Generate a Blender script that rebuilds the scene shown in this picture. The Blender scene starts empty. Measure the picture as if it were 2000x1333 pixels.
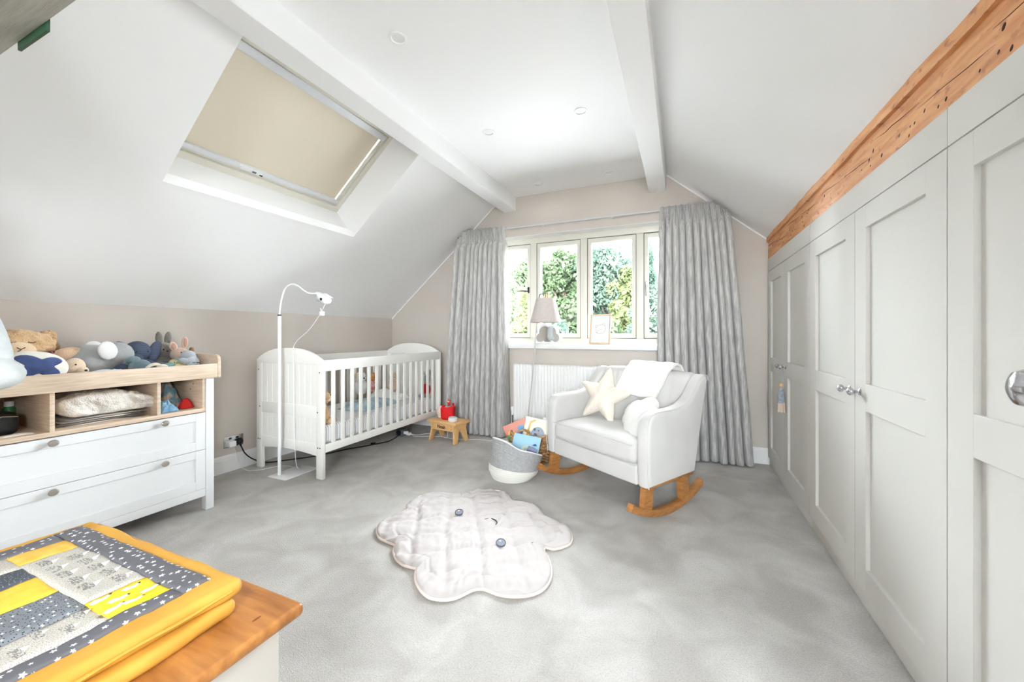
import bpy, bmesh, math, random
from mathutils import Vector, Matrix, Euler, noise
S = bpy.context.scene
col = S.collection
R = math.radians
PI = math.pi

# ------------------------------------------------------------------ camera
cam = bpy.data.cameras.new('camera')
cam.sensor_width = 36
cam.lens = 13.68
cam.shift_y = -0.00825
cam.clip_start = 0.02
cam.clip_end = 300
camo = bpy.data.objects.new('camera', cam)
col.objects.link(camo)
camo.location = (0, 0, 1.1)
camo.rotation_euler = (R(90), 0, math.atan(330 / 760))
S.camera = camo

# ------------------------------------------------------------------ world: overcast sky
W = bpy.data.worlds.new('overcast_sky')
S.world = W
W.use_nodes = True
wn = W.node_tree.nodes
wn['Background'].inputs[0].default_value = (0.90, 0.945, 1.0, 1)
wn['Background'].inputs[1].default_value = 36.0

def portal(name, loc, size, direction):
    l = bpy.data.lights.new(name, 'AREA')
    l.shape = 'RECTANGLE'
    l.size, l.size_y = size
    l.cycles.is_portal = True
    o = bpy.data.objects.new(name, l)
    col.objects.link(o)
    o.location = loc
    o.rotation_euler = Vector(direction).to_track_quat('-Z', 'Y').to_euler()
    return o
portal('daylight_window', (-0.91, 4.06, 1.56), (2.2, 1.06), (0, -1, 0))
portal('daylight_hall_fill', (.45, -2.25, 1.55), (1.2, 1.2), (0, 1, 0))  # guides sky light through the added hall window
portal('daylight_dormer_fill', (1.20, -1.05, 1.55), (0.6, 0.6), (-1, 0, 0))  # guides sky light through the added dormer window

S.view_settings.view_transform = 'Standard'
S.view_settings.look = 'None'
S.view_settings.exposure = 1.22
S.view_settings.gamma = 1.0
S.view_settings.use_curve_mapping = False
try:
    S.cycles.max_bounces = 10
    S.cycles.diffuse_bounces = 7
    S.cycles.transparent_max_bounces = 12
    S.cycles.sample_clamp_indirect = 8
    S.cycles.caustics_reflective = False
    S.cycles.caustics_refractive = False
except Exception:
    pass

# ------------------------------------------------------------------ materials
def lin(c):
    out = []
    for v in c[:3]:
        v = v / 255.0
        out.append(v / 12.92 if v <= 0.04045 else ((v + 0.055) / 1.055) ** 2.4)
    return (*out, 1)

MATS = {}
def mat(name, c, rough=0.6, c2=None, scale=8, stretch=(1, 1, 1), bump=0.0, bscale=300, metal=0.0,
        bdist=0.002, detail=3, lo=0.35, hi=0.65, sheen=0.0, bstretch=None, trans=0.0, coat=0.0):
    if name in MATS:
        return MATS[name]
    m = bpy.data.materials.new(name)
    m.use_nodes = True
    nt = m.node_tree
    N = nt.nodes
    L = nt.links.new
    b = N['Principled BSDF']
    b.inputs['Base Color'].default_value = lin(c)
    b.inputs['Roughness'].default_value = rough
    b.inputs['Metallic'].default_value = metal
    if sheen:
        b.inputs['Sheen Weight'].default_value = sheen
    if coat:
        b.inputs['Coat Weight'].default_value = coat
    tc = N.new('ShaderNodeTexCoord')
    if c2 is not None:
        mp = N.new('ShaderNodeMapping')
        mp.inputs['Scale'].default_value = stretch
        L(tc.outputs['Object'], mp.inputs[0])
        nz = N.new('ShaderNodeTexNoise')
        nz.inputs['Scale'].default_value = scale
        nz.inputs['Detail'].default_value = detail
        L(mp.outputs[0], nz.inputs['Vector'])
        rp = N.new('ShaderNodeValToRGB')
        rp.color_ramp.elements[0].position = lo
        rp.color_ramp.elements[1].position = hi
        rp.color_ramp.elements[0].color = lin(c)
        rp.color_ramp.elements[1].color = lin(c2)
        L(nz.outputs[0], rp.inputs[0])
        L(rp.outputs[0], b.inputs['Base Color'])
    if bump:
        mp2 = N.new('ShaderNodeMapping')
        mp2.inputs['Scale'].default_value = bstretch or (1, 1, 1)
        L(tc.outputs['Object'], mp2.inputs[0])
        n2 = N.new('ShaderNodeTexNoise')
        n2.inputs['Scale'].default_value = bscale
        n2.inputs['Detail'].default_value = 2
        L(mp2.outputs[0], n2.inputs['Vector'])
        bp = N.new('ShaderNodeBump')
        bp.inputs['Strength'].default_value = bump
        bp.inputs['Distance'].default_value = bdist
        L(n2.outputs[0], bp.inputs['Height'])
        L(bp.outputs[0], b.inputs['Normal'])
    if trans:
        tr = N.new('ShaderNodeBsdfTranslucent')
        tr.inputs[0].default_value = lin(c)
        mx = N.new('ShaderNodeMixShader')
        mx.inputs[0].default_value = trans
        L(b.outputs[0], mx.inputs[1])
        L(tr.outputs[0], mx.inputs[2])
        L(mx.outputs[0], N['Material Output'].inputs[0])
    MATS[name] = m
    return m

ceil_m = mat('ceiling_paint', (243, 243, 243), 0.75, bump=0.05, bscale=60)
wall_m = mat('wall_paint', (206, 198, 190), 0.75, (203, 194, 186), 2, bump=0.06, bscale=120)
wht_m = mat('white_satin_paint', (240, 240, 240), 0.4)
trimw_m = mat('white_trim_paint', (238, 238, 238), 0.4)
sash_m = mat('cream_window_paint', (222, 219, 208), 0.4)
ward_m = mat('wardrobe_paint', (216, 214, 209), 0.8)
ward_m.node_tree.nodes['Principled BSDF'].inputs['Specular IOR Level'].default_value = 0.2
cot_m = mat('cot_lacquer', (238, 237, 232), 0.35)
dres_m = mat('dresser_lacquer', (228, 229, 230), 0.6)
oak_m = mat('pale_oak', (205, 182, 158), 0.5, (222, 203, 182), 14, (0.6, 0.6, 9), bump=0.1, bscale=40, bstretch=(1, 1, 12), detail=5)
oakh_m = mat('pale_oak_rail', (203, 180, 156), 0.5, (222, 203, 182), 14, (9, 0.5, 9), bump=0.1, bscale=40, bstretch=(12, 1, 12), detail=5)
beech_m = mat('beech', (214, 168, 112), 0.45, (226, 184, 130), 10, (8, 8, 1), detail=4)
rock_m = mat('oak_rocker', (150, 98, 48), 0.4, (178, 124, 70), 14, (1, 1, 5), detail=5)
chrome_m = mat('chrome', (205, 205, 210), 0.12, metal=1.0)
nickel_m = mat('brushed_nickel', (190, 184, 176), 0.32, metal=1.0)
steel_m = mat('steel_plate', (200, 202, 204), 0.25, metal=1.0)
white_pl = mat('white_plastic', (240, 240, 240), 0.3)
black_pl = mat('black_plastic', (16, 16, 18), 0.35)
metal_w = mat('white_powder_coat', (238, 238, 240), 0.35)
rad_m = mat('radiator_enamel', (238, 238, 236), 0.35)
chair_m = mat('armchair_velvet', (208, 206, 203), 0.85, (201, 199, 197), 5, bump=0.25, bscale=500, sheen=0.25)
linen_m = mat('cream_linen', (232, 224, 212), 0.9, (226, 217, 204), 40, bump=0.4, bscale=600)
knit_m = mat('cream_throw', (238, 235, 229), 0.9, bump=0.5, bscale=350, sheen=0.2)
boucle_m = mat('white_boucle', (240, 238, 234), 0.95, bump=0.9, bscale=220, bdist=0.006, sheen=0.3)
rug_m = mat('rug_cotton', (194, 188, 186), 0.9, bump=0.25, bscale=260)
piping_m = mat('rug_piping', (232, 216, 206), 0.8)

# carpet: two scales of pile tone and a fine tufted relief
def carpet():
    m = bpy.data.materials.new('wool_carpet')
    m.use_nodes = True
    nt = m.node_tree; N = nt.nodes; L = nt.links.new
    b = N['Principled BSDF']
    b.inputs['Roughness'].default_value = 0.95
    b.inputs['Sheen Weight'].default_value = 0.15
    tc = N.new('ShaderNodeTexCoord')
    def nz(sc, det, dist=0):
        n = N.new('ShaderNodeTexNoise')
        n.inputs['Scale'].default_value = sc
        n.inputs['Detail'].default_value = det
        n.inputs['Distortion'].default_value = dist
        L(tc.outputs['Object'], n.inputs['Vector'])
        return n
    a = nz(4.0, 6, 0.7); f = nz(170, 3); g = nz(420, 2)
    rp = N.new('ShaderNodeValToRGB')
    rp.color_ramp.elements[0].position = 0.36
    rp.color_ramp.elements[1].position = 0.66
    rp.color_ramp.elements[0].color = lin((183, 179, 174))
    rp.color_ramp.elements[1].color = lin((209, 206, 202))
    L(a.outputs[0], rp.inputs[0])
    mx = N.new('ShaderNodeMix'); mx.data_type = 'RGBA'; mx.blend_type = 'MULTIPLY'
    mx.inputs[0].default_value = 1
    r2 = N.new('ShaderNodeValToRGB')
    r2.color_ramp.elements[0].position = 0.3
    r2.color_ramp.elements[1].position = 0.62
    r2.color_ramp.elements[0].color = (0.80, 0.79, 0.78, 1)
    r2.color_ramp.elements[1].color = (1, 1, 1, 1)
    L(f.outputs[0], r2.inputs[0])
    L(rp.outputs[0], mx.inputs[6]); L(r2.outputs[0], mx.inputs[7])
    L(mx.outputs[2], b.inputs['Base Color'])
    ad = N.new('ShaderNodeMath'); ad.operation = 'ADD'
    L(f.outputs[0], ad.inputs[0]); L(g.outputs[0], ad.inputs[1])
    bp = N.new('ShaderNodeBump'); bp.inputs['Strength'].default_value = 0.7; bp.inputs['Distance'].default_value = 0.006
    L(ad.outputs[0], bp.inputs['Height']); L(bp.outputs[0], b.inputs['Normal'])
    return m
carpet_m = carpet()

def glass():
    m = bpy.data.materials.new('window_glass')
    m.use_nodes = True
    nt = m.node_tree; N = nt.nodes; L = nt.links.new
    t = N.new('ShaderNodeBsdfTransparent'); t.inputs[0].default_value = (0.97, 0.985, 0.98, 1)
    g = N.new('ShaderNodeBsdfGlossy'); g.inputs['Roughness'].default_value = 0.02
    mx = N.new('ShaderNodeMixShader'); fr = N.new('ShaderNodeFresnel'); fr.inputs[0].default_value = 1.45
    L(fr.outputs[0], mx.inputs[0]); L(t.outputs[0], mx.inputs[1]); L(g.outputs[0], mx.inputs[2])
    L(mx.outputs[0], N['Material Output'].inputs[0])
    return m
glass_m = glass()

# ------------------------------------------------------------------ mesh helpers
def join(bm, tmp):
    me = bpy.data.meshes.new('t'); tmp.to_mesh(me); tmp.free()
    bm.from_mesh(me); bpy.data.meshes.remove(me)
    return bm

def box(x0, x1, y0, y1, z0, z1, bev=0.0, seg=2, bm=None, rot=None):
    t = bmesh.new()
    bmesh.ops.create_cube(t, size=1)
    for v in t.verts:
        v.co = Vector(((v.co.x + .5) * (x1 - x0) + x0, (v.co.y + .5) * (y1 - y0) + y0, (v.co.z + .5) * (z1 - z0) + z0))
    if bev:
        bmesh.ops.bevel(t, geom=t.edges[:], offset=bev, segments=seg, profile=0.5, affect='EDGES')
    if rot:
        c = Vector(((x0 + x1) / 2, (y0 + y1) / 2, (z0 + z1) / 2))
        bmesh.ops.rotate(t, verts=t.verts[:], cent=c, matrix=Euler(rot).to_matrix())
    return join(bm, t) if bm else t

def rbox(lo, hi, r, n=8, seg=3, fn=None, bm=None):
    """rounded box with an even grid, so that it can be deformed by fn"""
    lo, hi = Vector(lo), Vector(hi)
    def ts(a, b):
        e = [r * (1 - math.cos(PI / 2 * k / seg)) if False else r * k / seg for k in range(seg)]
        return [a + q for q in e] + [a + r + (b - a - 2 * r) * k / n for k in range(n + 1)] + [b - q for q in reversed(e)]
    A = [ts(lo[i], hi[i]) for i in range(3)]
    t = bmesh.new()
    vs = {}
    def V(i, j, k):
        key = (i, j, k)
        if key not in vs:
            p = Vector((A[0][i], A[1][j], A[2][k]))
            q = Vector([min(max(p[a], lo[a] + r), hi[a] - r) for a in range(3)])
            d = p - q
            if d.length > 1e-9:
                m = max(abs(d.x), abs(d.y), abs(d.z))
                p = q + d.normalized() * r * (m / r)
            vs[key] = t.verts.new(p)
        return vs[key]
    m = len(A[0]) - 1
    for a in range(m):
        for b in range(m):
            t.faces.new((V(a, b, 0), V(a, b + 1, 0), V(a + 1, b + 1, 0), V(a + 1, b, 0)))
            t.faces.new((V(a, b, m), V(a + 1, b, m), V(a + 1, b + 1, m), V(a, b + 1, m)))
            t.faces.new((V(a, 0, b), V(a + 1, 0, b), V(a + 1, 0, b + 1), V(a, 0, b + 1)))
            t.faces.new((V(a, m, b), V(a, m, b + 1), V(a + 1, m, b + 1), V(a + 1, m, b)))
            t.faces.new((V(0, a, b), V(0, a, b + 1), V(0, a + 1, b + 1), V(0, a + 1, b)))
            t.faces.new((V(m, a, b), V(m, a + 1, b), V(m, a + 1, b + 1), V(m, a, b + 1)))
    if fn:
        for v in t.verts:
            v.co = Vector(fn(v.co.copy()))
    return join(bm, t) if bm else t

def tube(pts, r, n=8, bm=None, closed=False, sm=0):
    pts = [Vector(p) for p in pts]
    if sm and len(pts) > 2:
        out = []
        P = pts
        for i in range(len(P) - 1):
            p0 = P[max(i - 1, 0)]; p1 = P[i]; p2 = P[i + 1]; p3 = P[min(i + 2, len(P) - 1)]
            for k in range(sm):
                t_ = k / sm
                out.append(0.5 * ((2 * p1) + (p2 - p0) * t_ + (2 * p0 - 5 * p1 + 4 * p2 - p3) * t_ ** 2 + (3 * p1 - p0 - 3 * p2 + p3) * t_ ** 3))
        out.append(P[-1])
        if isinstance(r, (list, tuple)):
            rr = []
            for i in range(len(r) - 1):
                rr += [r[i] + (r[i + 1] - r[i]) * k / sm for k in range(sm)]
            r = rr + [r[-1]]
        pts = out
    t = bm or bmesh.new()
    m = len(pts)
    rings = []
    up = None
    for i, p in enumerate(pts):
        if closed:
            d = pts[(i + 1) % m] - pts[i - 1]
        else:
            d = pts[min(i + 1, m - 1)] - pts[max(i - 1, 0)]
        d = d.normalized() if d.length > 1e-9 else Vector((0, 0, 1))
        if up is None:
            up = d.cross(Vector((0, 0, 1)))
            if up.length < 1e-3:
                up = d.cross(Vector((1, 0, 0)))
            up.normalize()
        else:
            up = (up - d * up.dot(d))
            up = up.normalized() if up.length > 1e-6 else d.orthogonal().normalized()
        w = d.cross(up)
        rad = r[i] if isinstance(r, (list, tuple)) else r
        rings.append([t.verts.new(p + (up * math.cos(2 * PI * k / n) + w * math.sin(2 * PI * k / n)) * rad) for k in range(n)])
    for i in range(m if closed else m - 1):
        a, b = rings[i], rings[(i + 1) % m]
        for k in range(n):
            t.faces.new((a[k], a[(k + 1) % n], b[(k + 1) % n], b[k]))
    if not closed:
        t.faces.new(rings[0][::-1]); t.faces.new(rings[-1])
    return t

def lathe(prof, n=20, loc=(0, 0, 0), axis=(0, 0, 1), bm=None):
    t = bmesh.new()
    rings = []
    for r, z in prof:
        if r < 1e-6:
            rings.append([t.verts.new((0, 0, z))])
        else:
            rings.append([t.verts.new((r * math.cos(2 * PI * k / n), r * math.sin(2 * PI * k / n), z)) for k in range(n)])
    for a, b in zip(rings, rings[1:]):
        for k in range(n):
            k2 = (k + 1) % n
            if len(a) == 1 and len(b) == 1:
                continue
            if len(a) == 1:
                t.faces.new((a[0], b[k2], b[k]))
            elif len(b) == 1:
                t.faces.new((a[k], a[k2], b[0]))
            else:
                t.faces.new((a[k], a[k2], b[k2], b[k]))
    if len(rings[0]) > 1:
        t.faces.new(rings[0][::-1])
    if len(rings[-1]) > 1:
        t.faces.new(rings[-1])
    M = Matrix.Translation(Vector(loc)) @ Vector((0, 0, 1)).rotation_difference(Vector(axis).normalized()).to_matrix().to_4x4()
    bmesh.ops.transform(t, matrix=M, verts=t.verts[:])
    bmesh.ops.recalc_face_normals(t, faces=t.faces[:])
    return join(bm, t) if bm else t

def prism(poly, a0, a1, axis='x', bev=0.0, seg=2, bm=None):
    """polygon extruded along an axis; poly holds the other two coordinates in order"""
    t = bmesh.new()
    def P(u, v, a):
        return {'x': (a, u, v), 'y': (u, a, v), 'z': (u, v, a)}[axis]
    A = [t.verts.new(P(u, v, a0)) for u, v in poly]
    B = [t.verts.new(P(u, v, a1)) for u, v in poly]
    m = len(poly)
    caps = [t.faces.new(A), t.faces.new(B[::-1])]
    for i in range(m):
        t.faces.new((A[i], B[i], B[(i + 1) % m], A[(i + 1) % m]))
    bmesh.ops.recalc_face_normals(t, faces=t.faces[:])
    if bev:
        es = set(e for f in caps for e in f.edges)
        bmesh.ops.bevel(t, geom=list(es), offset=bev, segments=seg, profile=0.5, affect='EDGES')
    return join(bm, t) if bm else t

def ell(c, r, rot=(0, 0, 0), n=18, m=12, fuzz=0.0, seed=0, fn=None, bm=None):
    t = bmesh.new()
    if isinstance(r, (int, float)):
        r = (r, r, r)
    bmesh.ops.create_uvsphere(t, u_segments=n, v_segments=m, radius=1)
    M = Matrix.Translation(Vector(c)) @ Euler(rot).to_matrix().to_4x4()
    for v in t.verts:
        p = v.co.copy()
        if fn:
            p = Vector(fn(p))
        k = 1.0
        if fuzz:
            k += fuzz * noise.noise(p * 4 + Vector((seed, seed * 2, 0))) + fuzz * 0.5 * noise.noise(p * 9 + Vector((seed, 0, 7)))
        v.co = M @ Vector((p.x * r[0] * k, p.y * r[1] * k, p.z * r[2] * k))
    return join(bm, t) if bm else t

def grid(nu, nv, fn, bm=None):
    t = bm or bmesh.new()
    V = [[t.verts.new(fn(i / nu, j / nv)) for j in range(nv + 1)] for i in range(nu + 1)]
    for i in range(nu):
        for j in range(nv):
            t.faces.new((V[i][j], V[i + 1][j], V[i + 1][j + 1], V[i][j + 1]))
    return t

def puff(outline, thick, rings=10, power=0.5, zfn=None):
    """closed cushion from a star-shaped outline around (0,0), in the local xy plane, puffed along z"""
    t = bmesh.new()
    m = len(outline)
    for sgn in (1, -1):
        prev = None
        cv = t.verts.new((0, 0, sgn * thick))
        for k in range(1, rings + 1):
            q = k / rings
            q = 1 - (1 - q) ** 1.3
            z = sgn * thick * max(0, 1 - q ** 2) ** power
            cur = [t.verts.new((x * q, y * q, z)) for x, y in outline]
            for i in range(m):
                j = (i + 1) % m
                if prev is None:
                    t.faces.new((cv, cur[i], cur[j]) if sgn > 0 else (cv, cur[j], cur[i]))
                else:
                    f = (prev[i], cur[i], cur[j], prev[j])
                    t.faces.new(f if sgn > 0 else f[::-1])
            prev = cur
    bmesh.ops.remove_doubles(t, verts=t.verts[:], dist=1e-5)
    if zfn:
        for v in t.verts:
            v.co = Vector(zfn(v.co.copy()))
    return t

def smooth_outline(pts, sub=4):
    out = []
    m = len(pts)
    for i in range(m):
        p0, p1, p2, p3 = [Vector(pts[(i + k) % m]) for k in (-1, 0, 1, 2)]
        for k in range(sub):
            s = k / sub
            q = 0.5 * ((2 * p1) + (p2 - p0) * s + (2 * p0 - 5 * p1 + 4 * p2 - p3) * s * s + (3 * p1 - p0 - 3 * p2 + p3) * s ** 3)
            out.append((q.x, q.y))
    return out

# ------------------------------------------------------------------ objects
ORG = {}
def obj(name, bm, m, parent=None, w=True, smooth=True, ang=38, mods=None, recalc=False):
    """one mesh object. w: the verts are in room coordinates, else local to the thing"""
    if recalc:
        bmesh.ops.recalc_face_normals(bm, faces=bm.faces[:])
    o_ = Vector((0, 0, 0))
    if parent is not None:
        o_ = ORG.get(parent.name, Vector((0, 0, 0)))
    if w and o_.length:
        bmesh.ops.translate(bm, verts=bm.verts[:], vec=-o_)
    bm.normal_update()
    if smooth:
        for f in bm.faces:
            f.smooth = True
        lim = R(ang)
        for e in bm.edges:
            if len(e.link_faces) == 2 and e.calc_face_angle(0) > lim:
                e.smooth = False
    me = bpy.data.meshes.new(name)
    bm.to_mesh(me); bm.free()
    me.materials.append(m)
    o = bpy.data.objects.new(name, me)
    col.objects.link(o)
    if parent is not None:
        o.parent = parent
        ORG[o.name] = o_
    return o

def thing(name, label, cat, loc=(0, 0, 0), rot=(0, 0, 0), group=None, kind=None):
    o = bpy.data.objects.new(name, None)
    col.objects.link(o)
    o.empty_display_size = 0.1
    o.location = loc
    o.rotation_euler = rot
    o['label'] = label
    if cat:
        o['category'] = cat
    if group:
        o['group'] = group
    if kind:
        o['kind'] = kind
    ORG[o.name] = Vector(loc)
    return o

def tag(o, label, cat, group=None):
    o['label'] = label; o['category'] = cat
    if group:
        o['group'] = group
    return o

def struct(name, bm, m, parent=None, label=None, smooth=False):
    o = obj(name, bm, m, parent, smooth=smooth)
    o['kind'] = 'structure'
    if label:
        o['label'] = label
    return o

def dup(o, parent=None, delta=None):
    c = o.copy(); col.objects.link(c)
    if parent:
        c.parent = parent
    if delta is not None:
        c.location = Vector(c.location) + Vector(delta)
    for ch in list(o.children):
        dup(ch, c)
    return c

def solidify(o, t, off=0):
    m = o.modifiers.new('thickness', 'SOLIDIFY'); m.thickness = t; m.offset = off
    return o

# ================================================================== THE ROOM
XL, YF, XW = -3.29, 3.84, 0.664
KL = 0.8557                      # pitch of the left slope
KR = 0.85                        # pitch of the right slope
XA, XB, ZC = -1.80, -0.12, 2.55  # flat ceiling between the slopes
ZW = 1.275                       # left knee wall
XR = 1.30
def zl(x): return ZW + KL * (x - XL)
def zr(x): return ZC - KR * (x - XB)
YB = 0.06                        # rear nib wall
YH = -2.2                        # hall end wall
YD = -.14                        # the added dormer begins behind the camera

struct('floor', box(XL - .1, XR, YH, YF + .1, -0.12, 0), carpet_m, label='pale grey wool carpet')
# left knee wall
struct('wall_left', box(XL - .1, XL, YH, YF, -0.05, ZW + .02), wall_m, label='low greige wall under the left ceiling slope')
struct('wall_right', box(XR, XR + .1, YD, YF, -0.05, zr(XR) + .1), wall_m, label='low wall behind the wardrobes')
# far gable wall with the window opening
WX0, WX1, WZ0, WZ1 = -2.02, 0.19, 0.955, 2.13
fw = bmesh.new()
fw = thick = prism([(XL - .1, -0.05), (WX0, -0.05), (WX0, zl(WX0) + .0), (XL - .1, ZW - .05)], YF, YF + .24, 'y')
prism([(WX1, -0.05), (XR + .1, -0.05), (XR + .1, zr(XR) - .05), (WX1, zr(WX1))], YF, YF + .24, 'y', bm=fw)
prism([(WX0, -0.05), (WX1, -0.05), (WX1, WZ0), (WX0, WZ0)], YF, YF + .24, 'y', bm=fw)
prism([(WX0, WZ1), (WX1, WZ1), (WX1, zr(WX1)), (XB, ZC), (XA, ZC), (WX0, zl(WX0))], YF, YF + .24, 'y', bm=fw)
struct('wall_far', fw, wall_m, label='greige gable wall with the window')
# white painted reveal of the window
rv = box(WX0, WX1, YF + .002, YF + .235, WZ1 - .004, WZ1 + .004)
box(WX0 - .004, WX0 + .004, YF + .002, YF + .235, WZ0, WZ1, bm=rv)
box(WX1 - .004, WX1 + .004, YF + .002, YF + .235, WZ0, WZ1, bm=rv)
struct('trim_1', rv, ceil_m, label='white plaster window reveal')
# rear nib wall left of the doorway, and the hall behind the camera
struct('wall_rear', box(XL - .1, -1.70, YB - .1, YB, -0.05, 2.75), wall_m, label='rear wall carrying the shelf')
HA, HB, HZ0, HZ1 = -.15, 1.05, .95, 2.15
hw = box(XL - .1, HA, YH - .1, YH, -0.05, 2.9); box(HB, XR + .1, YH - .1, YH, -0.05, 2.9, bm=hw)
box(HA, HB, YH - .1, YH, -0.05, HZ0, bm=hw); box(HA, HB, YH - .1, YH, HZ1, 2.9, bm=hw)
struct('wall_hall', hw, wall_m, label='end wall of the hall with the added fill window')
w4 = thing('window_fill_hall', 'unseen hall window added behind the doorway for fill light', None, (.45, YH - .05, HZ0), kind='structure')  # window added out of view to fill the room from behind
f4 = box(HA, HA + .05, YH - .08, YH - .03, HZ0, HZ1); box(HB - .05, HB, YH - .08, YH - .03, HZ0, HZ1, bm=f4); box(.42, .48, YH - .08, YH - .03, HZ0, HZ1, bm=f4)
box(HA, HB, YH - .08, YH - .03, HZ0, HZ0 + .05, bm=f4); box(HA, HB, YH - .08, YH - .03, HZ1 - .05, HZ1, bm=f4)
obj('frame', f4, sash_m, w4); obj('pane', box(HA + .04, HB - .04, YH - .06, YH - .055, HZ0 + .04, HZ1 - .04), glass_m, w4)
struct('ceiling', box(XA - .02, XB + .02, YH, YF + .1, ZC, ZC + .06), ceil_m, label='flat white ceiling strip with the downlights')
# right slope
struct('ceiling', box(XB - .02, 1.25, YH, YD + .02, ZC, ZC + .06), ceil_m, label='flat ceiling of the added dormer behind the doorway')
struct('wall_fill_dormer_cheek', prism([(XB, ZC + .03), (1.25, zr(1.25)), (1.25, ZC + .03)], YD, YD + .05, 'y'), wall_m, label='cheek wall of the added dormer')
DA, DB, DZ0, DZ1 = -1.35, -.75, 1.25, 1.85
dw = box(1.15, 1.25, YH, YD, -.05, DZ0); box(1.15, 1.25, YH, YD, DZ1, 2.6, bm=dw); box(1.15, 1.25, YH, DA, DZ0, DZ1, bm=dw); box(1.15, 1.25, DB, YD, DZ0, DZ1, bm=dw)
struct('wall_fill_dormer', dw, wall_m, label='added dormer wall with the fill window behind the camera')  # dormer made up to carry a fill window, never in view
w4 = thing('window_fill_dormer', 'unseen dormer window added behind the doorway for fill light', None, (1.2, -1.05, DZ0), kind='structure')  # window added out of view to light the left side of the room
f4 = box(1.18, 1.23, DA, DA + .04, DZ0, DZ1); box(1.18, 1.23, DB - .04, DB, DZ0, DZ1, bm=f4)
box(1.18, 1.23, DA, DB, DZ0, DZ0 + .04, bm=f4); box(1.18, 1.23, DA, DB, DZ1 - .04, DZ1, bm=f4)
obj('frame', f4, sash_m, w4); obj('pane', box(1.205, 1.21, DA + .03, DB - .03, DZ0 + .03, DZ1 - .03), glass_m, w4)
struct('ceiling', prism([(XB, ZC), (XR + .1, zr(XR + .1)), (XR + .1, zr(XR + .1) + .08), (XB, ZC + .08)], YD, YF + .1, 'y'), ceil_m, label='white right ceiling slope above the timber beam')
# left slope with the skylight opening
OX0, OX1, OY0, OY1 = -2.546, -1.872, 1.165, 2.49
def slopeL(x0, x1, y0, y1, bm=None):
    return prism([(x0, zl(x0)), (x1, zl(x1)), (x1, zl(x1) + .05), (x0, zl(x0) + .05)], y0, y1, 'y', bm=bm)
sl = slopeL(XL - .1, OX0, YH, YF + .1)
slopeL(OX1, XA, YH, YF + .1, sl)
slopeL(OX0, OX1, YH, OY0, sl)
slopeL(OX0, OX1, OY1, YF + .1, sl)
struct('ceiling', sl, ceil_m, label='white left ceiling slope with the skylight')

# ceiling beams boxed in white
for i, (x0, x1) in enumerate(((-1.765, -1.62), (-0.272, -0.128))):
    struct('trim_%d' % (i + 2), box(x0, x1, YH, YF, 2.402, ZC + .02, 0.004), ceil_m, label='white boxed ceiling beam, ' + ('left of the downlights' if i == 0 else 'right of the downlights'))

# skylight
QO = 0.28
sk = thing('window_2', 'skylight with a drawn cream roller blind in the left slope', None, (-2.3, 1.83, zl(-2.3)), kind='structure')
# lining boards between the slope and the frame
FX0, FX1, FY0, FY1 = -2.645, -2.04, 1.170, 2.405
def zq(x): return zl(x) + QO
A4 = [Vector((OX0, OY0, zl(OX0))), Vector((OX0, OY1, zl(OX0))), Vector((OX1, OY1, zl(OX1))), Vector((OX1, OY0, zl(OX1)))]
B4 = [Vector((FX0, FY0, zq(FX0))), Vector((FX0, FY1, zq(FX0))), Vector((FX1, FY1, zq(FX1))), Vector((FX1, FY0, zq(FX1)))]
cA = sum(A4, Vector()) / 4
up_ = Vector((-KL, 0, 1)).normalized(); ax_ = Vector((1, 0, KL)).normalized(); ay_ = Vector((0, 1, 0))
for i in range(4):
    j = (i + 1) % 4
    t = bmesh.new()
    off = [-ax_, ay_, ax_, -ay_][i] * 0.03
    od = [-ax_, ay_, ax_, -ay_][i] * 0.004 - up_ * .0012
    vs = [t.verts.new(p) for p in (A4[i] - up_ * .0012, A4[j] - up_ * .0012, B4[j], B4[i], A4[i] + off, A4[j] + off, B4[j] + off, B4[i] + off)]
    for f in ((0, 1, 2, 3), (7, 6, 5, 4), (0, 4, 5, 1), (1, 5, 6, 2), (2, 6, 7, 3), (3, 7, 4, 0)):
        t.faces.new([vs[k] for k in f])
    obj('lining_board', t, ceil_m, sk, recalc=True, smooth=False)
O_ = (B4[0] + B4[2]) / 2
SLEN = (B4[2] - B4[1]).length; SY = FY1 - FY0
def sky_bar(u0, u1, v0, v1, n0, n1, bev=0.003):
    """u along y, v up the slope, n outwards, all from the frame centre"""
    t = box(v0, v1, u0, u1, n0, n1, bev)
    for v in t.verts:
        p = v.co
        v.co = O_ + ax_ * p.x + ay_ * p.y + up_ * p.z
    return t
hl, hy_ = SLEN / 2, SY / 2
for nm, a in (('frame_rail', (-hy_ - .02, hy_ + .02, -hl - .02, -hl + .045)), ('frame_rail', (-hy_ - .02, hy_ + .02, hl - .03, hl + .03)),
              ('frame_stile', (-hy_ - .02, -hy_ + .03, -hl + .045, hl - .03)), ('frame_stile', (hy_ - .03, hy_ + .02, -hl + .045, hl - .03))):
    obj(nm, sky_bar(*a, 0.0, 0.07), sash_m, sk)
for nm, a in (('sash_rail', (-hy_ + .03, hy_ - .03, -hl + .048, -hl + .085)), ('sash_rail', (-hy_ + .03, hy_ - .03, hl - .065, hl - .033)),
              ('sash_stile', (-hy_ + .033, -hy_ + .065, -hl + .085, hl - .065)), ('sash_stile', (hy_ - .065, hy_ - .033, -hl + .085, hl - .065))):
    obj(nm, sky_bar(*a, 0.015, 0.075), sash_m, sk)
obj('pane', sky_bar(-hy_ + .04, hy_ - .04, -hl + .06, hl - .05, .066, .071, 0), glass_m, sk)
blind_m = mat('blind_cloth', (222, 213, 195), 0.85, (219, 209, 190), 1.5, bump=0.1, bscale=400, trans=0.012)
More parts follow.
